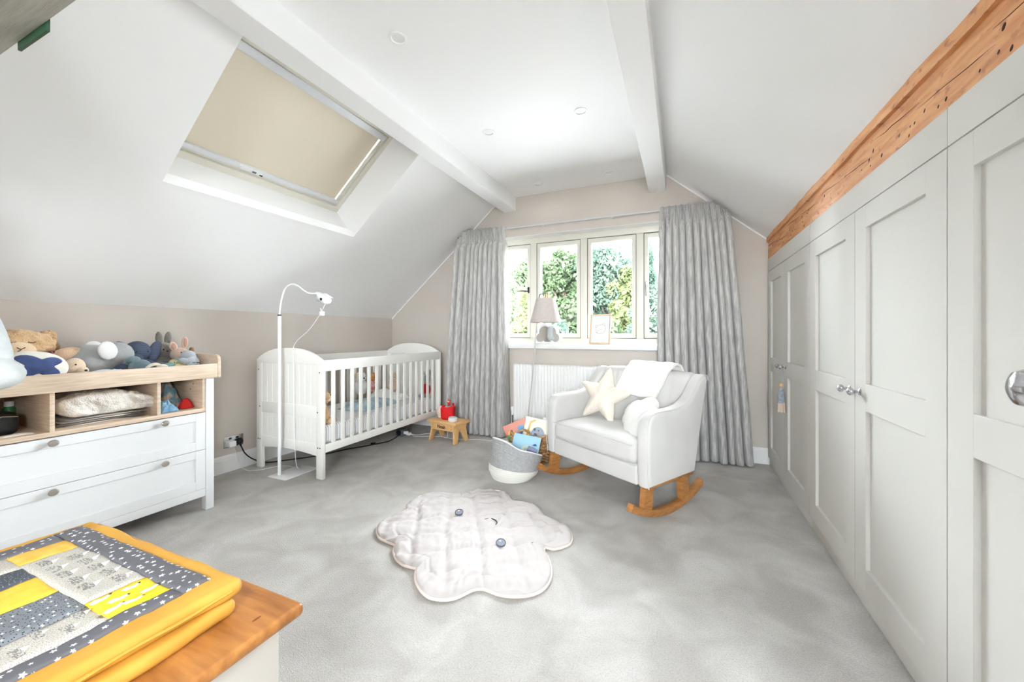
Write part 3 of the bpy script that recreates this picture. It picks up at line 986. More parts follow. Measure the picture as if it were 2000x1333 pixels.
# ================================================================== COT
CX0, CX1, CY0, CY1 = -3.195, -2.445, 2.092, 3.655
ct = thing('cot', 'white slatted wooden cot with arched ends against the left wall', 'cot', ((CX0 + CX1) / 2, (CY0 + CY1) / 2, 0))
def arch(x0, x1, z0, z1, n=22, rc=.035):
    """outline of the arched head board (x,z)"""
    cx = (x0 + x1) / 2; hw = (x1 - x0) / 2
    pts = [(x0, z0), (x1, z0)]
    top = []
    for k in range(n + 1):
        a = k / n * 2 - 1
        x = cx - a * hw
        z = z1 - (z1 - z0 - .028) * (abs(a) ** 2.6)
        top.append((x, z))
    return pts + top
screw_m = mat('dark_screw', (70, 68, 66), .4, metal=.6)
for ya, yb, sg in ((CY0, CY0 + .030, -1), (CY1 - .030, CY1, 1)):
    yo = ya if sg < 0 else yb
    e = obj('end_board', prism(arch(CX0, CX1, .855, .980), ya, yb, 'y', .006), cot_m, ct)
    # side posts run into the legs
    for x0, x1 in ((CX0, CX0 + .068), (CX1 - .068, CX1)):
        obj('leg', box(x0, x1, ya, yb, 0, .857, .006), cot_m, ct)
    ib = box(CX0 + .066, CX1 - .066, ya + .008, yb - .008, .25, .86)
    obj('backing_panel', ib, cot_m, e)
    n = 10
    wpl = (CX1 - CX0 - .136) / n
    for k in range(n):
        x = CX0 + .068 + k * wpl
        obj('plank', box(x + .001, x + wpl - .001, ya + .005, yb - .005, .26, .857, .0022, 1), cot_m, e)
    obj('middle_rail', box(CX0 + .066, CX1 - .066, ya + .001, yb - .001, .455, .545, .003), cot_m, ct)
    pts = [(CX0 + .066, .165 if False else .170), ]
    lowp = [(CX0 + .066, .265), (CX0 + .066, .172)] + [(CX0 + .066 + (CX1 - CX0 - .132) * k / 12, .172 + .020 * math.sin(PI * k / 12)) for k in range(1, 12)] + [(CX1 - .066, .172), (CX1 - .066, .265)]
    obj('bottom_rail', prism(lowp, ya + .001, yb - .001, 'y', .002), cot_m, ct)
    for x, z in ((CX0 + .03, .80), (CX1 - .03, .80), (CX0 + .045, .50), (CX1 - .05, .50), (CX0 + .025, .235), (CX0 + .048, .235), (CX1 - .048, .235), (CX1 - .025, .235)):
        obj('screw_cap', lathe([(.0001, 0), (.005, 0), (.005, .002), (.0001, .0022)], 10, (x, yo, z), (0, sg, 0)), screw_m, e)
slat0 = None
for xa, xb in ((CX1 - .022, CX1), (CX0, CX0 + .022)):
    rt = obj('top_rail', box(xa, xb, CY0 + .029, CY1 - .029, .808, .892, .005), cot_m, ct)
    obj('bottom_side_rail', box(xa, xb, CY0 + .029, CY1 - .029, .196, .256, .005), cot_m, ct)
    for k in range(15):
        y = 2.200 + .0936 * k
        if slat0 is None:
            slat0 = obj('slat', box(-.006, .006, -.017, .017, .254, .811, .0025), cot_m, ct, w=False)
            o = slat0
        else:
            o = slat0.copy(); col.objects.link(o)
        c = ORG[ct.name]
        o.location = ((xa + xb) / 2 - c.x, y - c.y, 0)
mesh_base = box(CX0 + .02, CX1 - .024, CY0 + .03, CY1 - .03, .225, .245)
obj('base_board', mesh_base, cot_m, ct)

def stripes(name, c1, c2, axis, freq, lo=.42, hi=.5):
    m = bpy.data.materials.new(name); m.use_nodes = True
    nt = m.node_tree; N = nt.nodes; L = nt.links.new
    b = N['Principled BSDF']; b.inputs['Roughness'].default_value = .9
    tc = N.new('ShaderNodeTexCoord'); w = N.new('ShaderNodeTexWave'); w.bands_direction = axis; w.inputs['Scale'].default_value = freq
    w.inputs['Distortion'].default_value = .4
    L(tc.outputs['Object'], w.inputs['Vector'])
    rp = N.new('ShaderNodeValToRGB'); e = rp.color_ramp.elements
    e[0].position = lo; e[1].position = hi; e[0].color = lin(c1); e[1].color = lin(c2)
    L(w.outputs[0], rp.inputs[0]); L(rp.outputs[0], b.inputs['Base Color'])
    return m
sheet_m = stripes('striped_sheet', (192, 193, 197), (238, 238, 240), 'Y', 15, .12, .3)
mt = obj('cot_mattress', rbox((CX0 + .028, CY0 + .036, .245), (CX1 - .034, CY1 - .036, .392), .035, 10, 4), sheet_m)
tag(mt, 'cot mattress in a finely striped white sheet', 'mattress')
blue_m = mat('grey_blue_blanket', (150, 176, 190), .9, (190, 206, 214), 14, bump=.4, bscale=300)
def crumple(cx, cy, z0, sx, sy, h, seed, amp=.018, sc=9, rot=0, n=14, r=.02):
    def fn(p):
        q = Vector((p.x * sc, p.y * sc, seed))
        k = max(0, (p.z) / h)
        dome = 1 - .35 * ((p.x / sx) ** 2 + (p.y / sy) ** 2) * 2
        d = noise.noise(q) * amp + abs(noise.noise(q * 2.3)) * amp * .8
        e = 1 + .10 * noise.noise(Vector((math.atan2(p.y, p.x) * 2, seed, 0)))
        x, y = p.x * e, p.y * e
        z = p.z * dome + d * k
        c, s = math.cos(rot), math.sin(rot)
        return (cx + x * c - y * s, cy + x * s + y * c, z0 + max(0, z))
    return rbox((-sx, -sy, 0), (sx, sy, h), min(r, h * .45), n, 3, fn)
tag(obj('cot_blanket', crumple(-2.76, 2.90, .392, .17, .26, .062, 3, .03, 8), blue_m), 'crumpled grey-blue blanket lying on the cot mattress', 'blanket')
duvet_m = mat('white_cotton', (236, 236, 238), .9, bump=.3, bscale=300)
tag(obj('cot_duvet', crumple(-2.88, 3.28, .392, .22, .15, .090, 9, .03, 7), duvet_m), 'rumpled white duvet at the far end of the cot', 'duvet')

# ------------------------------------------------------------------ soft-toy helpers
plush = lambda nm, c, c2=None, b=.7, s=260: mat(nm, c, .95, c2, 25, bump=b, bscale=s, bdist=.005, sheen=.3)
tan_p = plush('honey_plush', (222, 188, 146), (206, 168, 124), 1.0, 160)
bei_p = plush('beige_plush', (222, 200, 174))
grey_p = plush('grey_plush', (172, 174, 174), (160, 163, 164), .4)
wht_p = plush('white_plush', (236, 236, 236), None, .4)
navy_p = stripes('navy_corduroy', (50, 60, 82), (92, 102, 126), 'Z', 48, .2, .6)
teal_p = plush('teal_plush', (118, 140, 148), (100, 124, 134))
knitg_p = plush('grey_knit', (146, 140, 130), (120, 116, 110), 1.2, 120)
pink_p = plush('pink_plush', (226, 200, 184))
yel_p = plush('mustard_plush', (216, 190, 140), (196, 200, 160))
lblue_p = plush('pale_blue_plush', (196, 206, 216))
mint_p = plush('mint_plush', (120, 168, 166))
blk = mat('black_thread', (20, 18, 18), .5)
def eye(parent, c, r=.004):
    return obj('eye', ell(c, r, n=8, m=6), blk, parent)
FUR = [tan_p]
def part(p, nm, c, r, m, rot=(0, 0, 0), fuzz=0.0, n=20, fn=None):
    b_ = ell(c, r, rot, n, max(8, n * 2 // 3), fuzz, seed=(c[0] + c[1]) * 9, fn=fn)
    if m in FUR:                      # shaggy pile
        b_.free()
        b_ = ell(c, r, rot, 72, 48, fuzz, seed=(c[0] + c[1]) * 9, fn=fn)
        b_.normal_update()
        mv = [(v, v.normal * (.0055 * noise.noise(v.co * 95) + .004 * noise.noise(v.co * 190))) for v in b_.verts]
        for v, d_ in mv:
            v.co += d_
    return obj(nm, b_, m, p, ang=80)

# toys in the cot
a = thing('plush_dog', 'white soft dog propped against the back slats of the cot', 'soft toy', (-3.06, 3.08, .47), group='soft toys in the cot')
part(a, 'body', (-3.06, 3.09, .53), (.065, .07, .08), wht_p, fuzz=.06); h = part(a, 'head', (-3.03, 3.06, .64), (.055, .055, .055), wht_p, fuzz=.05)
for s_ in (-1, 1):
    part(h, 'ear', (-3.04, 3.06 + .05 * s_, .655), (.014, .016, .030), bei_p); eye(h, (-2.978, 3.05 + .018 * s_, .65))
part(h, 'nose', (-2.976, 3.05, .632), (.008, .01, .007), blk)
a = thing('plush_fox', 'small orange and red soft toy beside the white dog in the cot', 'soft toy', (-3.05, 3.24, .44), group='soft toys in the cot')
part(a, 'body', (-3.05, 3.24, .525), (.045, .045, .06), plush('red_print', (196, 92, 82), (226, 190, 180))); h = part(a, 'head', (-3.04, 3.24, .615), (.04, .042, .038), plush('orange_plush', (206, 134, 74)))
for s_ in (-1, 1):
    part(h, 'ear', (-3.05, 3.24 + .028 * s_, .652), (.010, .012, .018), MATS['orange_plush']); eye(h, (-3.002, 3.24 + .014 * s_, .62))
a = thing('plush_bear', 'brown soft bear lying in the far corner of the cot', 'soft toy', (-2.99, 3.50, .44), group='soft toys in the cot')
part(a, 'body', (-2.99, 3.50, .50), (.06, .06, .07), bei_p, fuzz=.05); h = part(a, 'head', (-2.97, 3.48, .595), .048, bei_p, fuzz=.05)
for s_ in (-1, 1):
    part(h, 'ear', (-2.98, 3.48 + .04 * s_, .635), (.012, .015, .015), bei_p); eye(h, (-2.925, 3.475 + .016 * s_, .602))
a = thing('plush_doll', 'grey soft toy in a red jumper at the far end of the cot', 'soft toy', (-2.58, 3.56, .392), group='soft toys in the cot')
part(a, 'body', (-2.58, 3.56, .47), (.05, .05, .075), plush('red_knit', (186, 42, 48))); h = part(a, 'head', (-2.58, 3.55, .585), (.05, .05, .05), grey_p)
for s_ in (-1, 1):
    part(h, 'ear', (-2.58 + .04 * s_, 3.56, .65), (.018, .012, .045), grey_p, (0, .2 * s_, 0)); eye(h, (-2.585 + .018 * s_, 3.502, .595))
    part(a, 'leg', (-2.58 + .03 * s_, 3.51, .415), (.02, .045, .02), grey_p)
a = thing('plush_monkey', 'tan soft toy leaning on the near end of the cot', 'soft toy', (-2.52, 2.19, .392), group='soft toys in the cot')
part(a, 'body', (-2.53, 2.17, .47), (.05, .04, .075), tan_p, fuzz=.05); h = part(a, 'head', (-2.53, 2.175, .60), (.05, .045, .05), tan_p, fuzz=.05)
part(h, 'muzzle', (-2.50, 2.20, .585), (.025, .025, .02), bei_p)
for s_ in (-1, 1):
    part(h, 'ear', (-2.53 + .045 * s_, 2.16, .62), (.014, .01, .02), bei_p); eye(h, (-2.52 + .015 * s_, 2.218, .612))
    part(a, 'leg', (-2.52 + .02 * s_, 2.22, .415), (.02, .05, .02), tan_p)

# ================================================================== CHANGING TABLE
DX0, DX1, DY0, DY1 = -3.255, -2.700, .552, 1.502
dt = thing('changing_table', 'white two-drawer changing table with pale oak tray top', 'changing table', ((DX0 + DX1) / 2, (DY0 + DY1) / 2, 0))
for y0 in (DY0, DY1 - .045):
    for x0 in (DX0, DX1 - .045):
        obj('leg', box(x0, x0 + .045, y0, y0 + .045, 0, .819, .002), dres_m, dt)
    obj('side_panel', box(DX0 + .04, DX1 - .04, y0 + .012, y0 + .033, .09, .815), dres_m, dt)
obj('skirt_rail', box(DX1 - .030, DX1 - .004, DY0 + .045, DY1 - .045, .088, .1345, .0015), dres_m, dt)
obj('back_panel', box(DX0 + .004, DX0 + .012, DY0 + .04, DY1 - .04, .09, .815), oak_m, dt)
obj('shelf', box(DX0 + .012, DX1 - .003, DY0 + .034, DY1 - .0455, .611, .633, .001), oakh_m, dt)
for y in (.815, 1.222):
    obj('divider', box(DX0 + .012, DX1 - .004, y - .0085, y + .0085, .633, .819, .001), oak_m, dt)
for y in (DY0 + .034, DY1 - .0625):
    obj('inner_side', box(DX0 + .012, DX1 - .004, y, y + .016, .633, .819, .001), oak_m, dt)
ho = obj('peg_hole', lathe([(.0001, 0), (.004, 0), (.004, .0006)], 10, (-2.80, DY1 - .0628, .78), (0, -1, 0)), dark_m, dt)
obj('peg_hole', lathe([(.0001, 0), (.004, 0), (.004, .0006)], 10, (-2.83, DY1 - .0628, .745), (0, -1, 0)), dark_m, dt)
for z0, z1 in ((.379, .606), (.1365, .3765)):
    ya, yb = DY0 + .047, DY1 - .047
    b_ = box(DX1 - .022, DX1 - .002, ya, ya + .052, z0, z1, .0015, 1); box(DX1 - .022, DX1 - .002, yb - .052, yb, z0, z1, .0015, 1, bm=b_)
    box(DX1 - .022, DX1 - .0022, ya + .0515, yb - .0515, z1 - .047, z1, .001, 1, bm=b_); box(DX1 - .022, DX1 - .0022, ya + .0515, yb - .0515, z0, z0 + .055, .001, 1, bm=b_)
    d = obj('drawer', b_, dres_m, dt)
    obj('panel', box(DX1 - .021, DX1 - .010, ya + .05, yb - .05, z0 + .05, z1 - .045), dres_m, d)
    obj('box', box(DX0 + .03, DX1 - .022, ya + .01, yb - .01, z0 + .012, z1 - .02), dres_m, d)
    for y in (.812, 1.242):
        k = lathe([(.0001, 0), (.006, 0), (.0055, .008), (.010, .014), (.0155, .017), (.0165, .021), (.013, .025), (.0001, .027)], 22, (DX1 - .002, y, z1 - .0225), (1, 0, 0))
        for v in k.verts:
            v.co.y = y + (v.co.y - y) * 1.12
        obj('knob', k, nickel_m, d)
# tray: front and back lips, floor and rounded end boards
obj('tray_floor', box(DX0, DX1 + .012, DY0 - .012, DY1 + .012, .820, .838, .001), oakh_m, dt)
obj('tray_front', box(DX1 + .000, DX1 + .016, DY0 - .012, DY1 + .012, .818, .905, .0015), oakh_m, dt)
obj('tray_back', box(DX0 - .012, DX0 + .004, DY0 - .012, DY1 + .012, .820, .965, .0015), oakh_m, dt)
def end_prof():
    pts = [(DX0 - .014, .818), (DX1 + .018, .818), (DX1 + .018, .925)]
    for k in range(1, 7):
        a = PI / 2 * k / 6
        pts.append((DX1 + .018 - .036 * (1 - math.cos(a)), .925 + .036 * math.sin(a)))
    pts.append((DX0 - .014, .961))
    return pts
for y in (DY0 - .030, DY1 + .012):
    obj('tray_end', prism(end_prof(), y, y + .018, 'y', .0015), oakh_m, dt)

# ---- soft toys lying in the tray
ZT_ = .838
G = 'soft toys on the changing table'
t = thing('teddy_bear', 'honey-coloured sleeping teddy bear with a tartan bow', 'soft toy', (-3.09, .85, ZT_), group=G)
part(t, 'body', (-3.12, .86, .905), (.085, .10, .075), tan_p, fuzz=.06)
h = part(t, 'head', (-3.08, .815, 1.030), (.085, .125, .085), tan_p, (0, 0, 0), .07, 26)
part(h, 'muzzle', (-3.005, .790, 1.012), (.045, .062, .042), plush('muzzle_plush', (232, 206, 170), None, .9, 160), fuzz=.05)
for y in (.713, .921):
    part(h, 'ear', (-3.11, y, 1.075 if y > .85 else 1.03), (.022, .036, .036), tan_p, fuzz=.08)
part(h, 'inner_ear', (-3.085, .938, 1.02), (.010, .022, .034), plush('brown_plush', (150, 112, 80)))
obj('nose', tube([(-2.962, .777, 1.027), (-2.958, .788, 1.017), (-2.960, .803, 1.026)], .0022, 6), blk, h)
obj('mouth', tube([(-2.962, .755, 1.005), (-2.956, .773, 1.001), (-2.958, .788, 1.015)], .0016, 6), blk, h)
for y in (.770, .835):
    obj('closed_eye', tube([(-2.998, y - .013, 1.052), (-2.990, y, 1.048), (-2.998, y + .013, 1.053)], .0022, 6), blk, h)
part(t, 'arm', (-2.98, .735, .975), (.055, .05, .048), tan_p, (0, 0, .3), .07)
part(t, 'arm', (-3.00, .955, .985), (.040, .068, .034), plush('paw_plush', (226, 192, 160)), (.25, 0, .1), .03)
tart = stripes('tartan', (40, 44, 66), (170, 60, 66), 'Y', 22, .55, .75)
obj('bow', tube([(-3.02, .755, .962), (-2.985, .80, .966), (-2.98, .85, .972), (-3.0, .905, .985), (-3.02, .93, .995)], [.008, .020, .017, .021, .008], 10, sm=4), tart, t)

t = thing('plush_ball', 'white egg-shaped soft ball with navy panels, nearest the tray lip', 'soft toy', (-2.815, .772, ZT_), group=G)
eggm = plush('cream_velour', (228, 224, 212), None, .3)
part(t, 'cover', (-2.815, .772, .926), (.076, .130, .087), eggm, n=30)
def ballshell(y0, fn):
    pts = []
    return None
nav_v = mat('navy_velour', (60, 78, 128), .9, (50, 64, 108), 30, bump=.4, bscale=200, sheen=.2)
def bp(th, ph, k=1.012):   # point on the ball: th around y-axis direction, ph along
    return Vector((-2.815 + .076 * k * math.cos(ph) * math.cos(th), .772 + .130 * k * math.sin(ph), .926 + .087 * k * math.cos(ph) * math.sin(th)))
# four-armed navy patch following the surface
pt = bmesh.new()
nn = 48
c0 = (R(12), R(8))
def prad(a):
    return (.66 + .26 * math.cos(4 * a - 2.6))
rings = [[pt.verts.new(bp(c0[0], c0[1], 1.03))]]
for q in range(1, 9):
    ring = []
    for k in range(nn):
        a = 2 * PI * k / nn
        rr = prad(a) * q / 8
        th = c0[0] + rr * 1.02 * math.sin(a); ph = c0[1] + rr * .92 * math.cos(a)
        ring.append(pt.verts.new(bp(th, ph, 1.03 - .02 * (q / 8) ** 4)))
    rings.append(ring)
for k in range(nn):
    pt.faces.new((rings[0][0], rings[1][k], rings[1][(k + 1) % nn]))
for q in range(1, 8):
    for k in range(nn):
        pt.faces.new((rings[q][k], rings[q + 1][k], rings[q + 1][(k + 1) % nn], rings[q][(k + 1) % nn]))
o = obj('navy_panel', pt, nav_v, t, recalc=True, ang=80); solidify(o, .003, 1)

t = thing('plush_comforter_head', 'small beige soft toy with long flat body behind the tray lip', 'soft toy', (-2.82, .96, ZT_), group=G)
h = part(t, 'head', (-2.84, .932, .925), (.038, .042, .045), bei_p, (0, 0, .3), .05)
part(t, 'snout', (-2.810, .950, .905), (.022, .024, .022), bei_p)
eye(h, (-2.803, .925, .938)); part(h, 'nose', (-2.790, .957, .907), (.005, .007, .005), blk)
obj('body', crumple(-2.79, 1.06, ZT_, .05, .11, .058, 5, .02, 16), plush('mushroom_cloth', (190, 168, 150), (172, 150, 132), .5), t, ang=80)
t = obj('blue_muslin', crumple(-2.745, 1.02, ZT_, .036, .17, .066, 8, .012, 14), plush('pale_blue_muslin', (204, 216, 232), (182, 198, 218), .4), ang=80)
tag(t, 'pale blue muslin square folded along the tray lip', 'cloth')

t = thing('plush_elephant', 'large grey soft elephant with white ears', 'soft toy', (-3.03, 1.06, ZT_), group=G)
def tap(p):
    k = 1 - .18 * p.y
    return (p.x * k, p.y, p.z * k)
part(t, 'body', (-3.03, 1.055, .935), (.10, .135, .098), grey_p, (0, 0, 0), .03, 26)
h = part(t, 'head', (-2.995, 1.150, .975), (.07, .080, .070), grey_p, (0, 0, 0), .02, 24)
eye(h, (-2.934, 1.172, .982), .005)
part(h, 'trunk', (-2.985, 1.205, .915), (.030, .045, .055), grey_p, (.5, 0, 0), 0, 18)
part(h, 'ear', (-2.925, 1.090, 1.000), (.014, .044, .052), wht_p, (.3, 0, .15), .03, 22)
part(h, 'ear', (-3.075, 1.090, 1.000), (.014, .044, .052), wht_p, (.3, 0, -.15), .03, 22)
for q in ((-2.95, .97), (-2.95, 1.10)):
    part(t, 'foot', (q[0], q[1], .866), (.035, .035, .028), grey_p)

t = thing('plush_elephant', 'navy corduroy soft elephant between the grey elephant and the rabbit', 'soft toy', (-3.03, 1.27, ZT_), group=G)
part(t, 'body', (-3.06, 1.285, .900), (.075, .085, .062), navy_p, n=22)
h = part(t, 'head', (-3.03, 1.262, .988), (.062, .062, .060), navy_p, n=24)
part(h, 'trunk', (-2.985, 1.245, .935), (.028, .030, .058), navy_p, (0, -.3, 0), 0, 18)
for s_, rx in ((-1, -.45), (1, .45)):
    part(h, 'ear', (-3.01, 1.262 + .078 * s_, .985), (.016, .036, .066), navy_p, (-.35 * s_, 0, .2 * s_), .03, 22)
eye(h, (-2.975, 1.235, .985)); eye(h, (-2.975, 1.290, .985))
for y in (1.165, 1.36):
    part(t, 'leg', (-2.94, y, .885), (.040, .050, .036), navy_p, (0, 0, .3), 0, 18)

t = thing('plush_rabbit', 'teal soft rabbit lying flat in front of the navy elephant', 'soft toy', (-2.86, 1.20, ZT_), group=G)
part(t, 'body', (-2.865, 1.205, .895), (.045, .052, .050), teal_p, (0, 0, .2), .10)
part(t, 'leg', (-2.83, 1.245, .872), (.025, .055, .024), teal_p, (0, 0, -.4), .06)
part(t, 'leg', (-2.82, 1.170, .872), (.030, .030, .026), teal_p, (0, 0, .4), .06)
part(t, 'arm', (-2.91, 1.300, .900), (.022, .085, .020), teal_p, (0, 0, .1), .06)
h = part(t, 'head', (-2.89, 1.185, .935), (.034, .036, .030), teal_p, fuzz=.08); eye(h, (-2.858, 1.185, .94), .003)

t = thing('knitted_rabbit', 'grey knitted rabbit with upright ears', 'soft toy', (-3.05, 1.40, ZT_), group=G)
part(t, 'body', (-3.06, 1.40, .90), (.055, .060, .062), knitg_p, n=22)
h = part(t, 'head', (-3.045, 1.398, .992), (.050, .054, .047), knitg_p, n=24)
for y, a in ((1.378, .06), (1.425, -.10)):
    part(h, 'ear', (-3.05, y, 1.062), (.015, .0185, .044), knitg_p, (a, 0, 0), 0, 16)
for y in (1.378, 1.418):
    eye(h, (-2.998, y, .992), .0048)
part(h, 'nose', (-2.996, 1.398, .982), (.004, .006, .004), blk)

t = thing('plush_mouse', 'pink soft mouse with large upright ears', 'soft toy', (-2.985, 1.455, ZT_), group=G)
part(t, 'body', (-2.99, 1.455, .890), (.05, .045, .052), pink_p)
h = part(t, 'head', (-2.985, 1.457, .960), (.046, .050, .043), pink_p, n=22)
part(h, 'ear', (-2.975, 1.418, 1.012), (.010, .022, .030), pink_p, (.35, 0, 0)); part(h, 'ear', (-2.985, 1.486, 1.034), (.010, .019, .040), pink_p, (-.1, 0, 0))
part(h, 'inner_ear', (-2.967, 1.418, 1.012), (.006, .014, .021), plush('rose_plush', (206, 160, 142))); part(h, 'inner_ear', (-2.977, 1.486, 1.034), (.006, .011, .030), MATS['rose_plush'])
eye(h, (-2.940, 1.445, .972)); eye(h, (-2.941, 1.472, .972))

t = thing('teether_ring', 'cream ring rattle with a small rabbit head by the tray lip', 'rattle', (-2.80, 1.24, ZT_))
rg = [( -2.805 + .010 * math.sin(a), 1.243 + .036 * math.cos(a), .880 + .036 * math.sin(a)) for a in [2 * PI * k / 24 for k in range(24)]]
obj('ring', tube(rg, .0095, 10, closed=True), plush('cream_cotton', (228, 220, 204), None, .3), t)
h = part(t, 'head', (-2.775, 1.270, .892), (.024, .030, .024), plush('ivory_plush', (226, 212, 200), None, .4)); eye(h, (-2.752, 1.268, .897), .003)
part(t, 'tail_cloth', (-2.775, 1.325, .875), (.018, .040, .018), MATS['ivory_plush'])
part(t, 'blue_tab', (-2.775, 1.195, .870), (.022, .026, .024), teal_p, (.5, 0, 0))

t = thing('plush_duck', 'mustard soft toy with mint wings beside the pale blue whale', 'soft toy', (-2.83, 1.37, ZT_), group=G)
part(t, 'body', (-2.84, 1.372, .885), (.042, .048, .046), yel_p, fuzz=.04)
part(t, 'wing', (-2.82, 1.325, .905), (.020, .034, .014), mint_p, (.2, 0, 0)); part(t, 'wing', (-2.85, 1.392, .925), (.024, .030, .014), mint_p, (-.3, 0, 0))
h = part(t, 'head', (-2.83, 1.350, .915), (.024, .024, .022), yel_p); eye(h, (-2.808, 1.345, .919), .003)
t = thing('plush_whale', 'pale blue soft whale with a sleepy face at the end of the tray', 'soft toy', (-2.82, 1.435, ZT_), group=G)
part(t, 'body', (-2.83, 1.440, .905), (.050, .044, .056), lblue_p, (0, 0, 0), 0, 22)
part(t, 'hood', (-2.845, 1.435, .948), (.044, .040, .040), plush('silver_plush', (176, 184, 192), None, .4), (.4, 0, 0))
part(t, 'fin', (-2.80, 1.392, .925), (.014, .032, .018), plush('silver_plush', (0, 0, 0)), (-.4, 0, 0))
for y in (1.432, 1.455):
    obj('closed_eye', tube([(-2.7805, y - .007, .914), (-2.778, y, .911), (-2.7805, y + .007, .914)], .0016, 6), blk, t)
obj('mouth', tube([(-2.779, 1.437, .899), (-2.7775, 1.443, .8975), (-2.779, 1.449, .899)], .0012, 6), blk, t)
brn_m = mat('brown_wood', (132, 92, 64), .4, (160, 118, 84), 12, (1, 1, .2))
t = thing('hair_brush', 'slim wooden baby hairbrush standing at the end of the tray', 'brush', (-2.92, 1.500, ZT_))
obj('handle', box(-2.932, -2.908, 1.488, 1.496, .838, .955, .0035), brn_m, t)
obj('head', lathe([(.0001, -.03), (.010, -.027), (.0145, -.010), (.0145, .012), (.010, .027), (.0001, .03)], 16, (-2.92, 1.492, .975)), brn_m, t)

# ---- things in the open compartments
t = thing('green_bottle', 'green bottle with a white cap in the left compartment', 'bottle', (-3.09, .785, .633))
obj('body', lathe([(.0001, 0), (.020, 0), (.022, .004), (.022, .085), (.014, .098)], 18, (-3.09, .785, .633)), mat('green_label', (34, 98, 56), .4, (60, 130, 80), 30, (1, 1, 3)), t)
obj('cap', lathe([(.014, 0), (.017, .002), (.017, .026), (.0001, .028)], 18, (-3.09, .785, .729)), white_pl, t)
t = thing('red_box', 'small red carton in the left compartment', 'box', (-2.98, .735, .633))
obj('carton', box(-3.02, -2.95, .69, .768, .633, .715, .002), mat('red_card', (150, 34, 30), .5), t)
obj('label', box(-2.9505, -2.9490, .705, .755, .65, .69), mat('cream_card', (230, 214, 190), .6), t)
t = thing('black_pouch', 'black zipped pouch at the left end of the compartment', 'pouch', (-2.84, .70, .633))
obj('bag', rbox((-2.90, .64, .633), (-2.79, .745, .735), .03, 6, 3), mat('black_nylon', (22, 22, 24), .6, bump=.3, bscale=200), t, ang=80)
obj('zip', tube([(-2.79, .65, .715), (-2.788, .69, .722), (-2.79, .735, .715)], .0025, 6), nickel_m, t)
tag(obj('paper_slip', crumple(-2.765, .72, .633, .022, .05, .008, 4, .003, 20), mat('paper', (236, 232, 222), .8)), 'crumpled white paper slip on the left compartment floor', 'paper')
mus_m = mat('muslin', (230, 226, 220), .95, (222, 214, 204), 22, bump=.9, bscale=140, bdist=.006)
greyc_m = mat('grey_muslin', (188, 182, 176), .95, (170, 164, 158), 20, bump=.8, bscale=140, bdist=.005)
for k in range(4):
    tag(obj('folded_cloth', crumple(-2.95 + .008 * k, 1.015 + .004 * k, .633 + .0105 * k, .17, .16, .012, 30 + k, .004, 10, n=10, r=.005), greyc_m if k % 2 else mus_m, ang=80),
        ['bottom', 'second', 'third', 'top'][k] + ' folded muslin of the flat stack under the large muslin', 'cloth', 'flat folded muslins')
def muslin(p):
    u = (p.y + .185) / .35
    dome = math.sin(PI * min(1, max(0, u * .80 + .16))) ** .8
    k = p.z / .085
    rid = 1 - abs(noise.noise(Vector((p.x * 26 + p.y * 9, p.y * 11, 2.2))))
    z = p.z * (0.30 + .95 * dome) + (rid ** 4) * .014 * k + .006 * k * noise.noise(Vector((p.x * 60, p.y * 40, 3)))
    x = p.x + .026 * noise.noise(Vector((p.y * 13, p.z * 22, 1))) * (1 if p.x > 0 else .3) + .010 * noise.noise(Vector((p.y * 45, p.z * 50, 4)))
    y = p.y + .020 * noise.noise(Vector((p.x * 14, p.z * 25, 8))) - (.05 * k * (1 - u) if u < .5 else 0)
    return (-2.875 + x, 1.075 + y, .676 + max(0, z))
tag(obj('muslin_blanket', rbox((-.13, -.185, 0), (.13, .165, .085), .030, 44, 4, muslin), mus_m, ang=80), 'large crinkled white muslin blanket in the middle compartment', 'blanket')
tag(obj('grey_cloth', crumple(-3.12, .985, .690, .085, .12, .090, 12, .035, 13), greyc_m, ang=80), 'bunched grey cloth behind the white muslin', 'cloth')
tag(obj('baby_clothes', crumple(-2.93, 1.352, .633, .10, .058, .165, 14, .045, 20, n=26), mat('printed_jersey', (92, 136, 156), .9, (190, 168, 150), 26, lo=.45, hi=.62, bump=.4), ang=80), 'bundle of blue printed baby clothes in the right compartment', 'clothes')
tag(obj('blue_bib', crumple(-2.785, 1.292, .633, .055, .045, .060, 15, .03, 26, n=22), mat('denim_blue', (110, 158, 196), .9, (150, 190, 214), 30, bump=.4), ang=80), 'light blue bib at the front of the right compartment', 'bib')
tag(obj('red_sock', crumple(-2.80, 1.398, .633, .035, .036, .055, 16, .016, 24), mat('red_cotton', (196, 34, 30), .9, bump=.4), ang=80), 'bright red baby sock in the right compartment', 'sock')

# ================================================================== ROCKING ARMCHAIR  (local: x across, y = -forward, z up)
TH = 0.566
ac = thing('rocking_armchair', 'pale grey upholstered rocking armchair on oak rockers', 'armchair', (-.419, 2.785, 0), (0, 0, -TH))
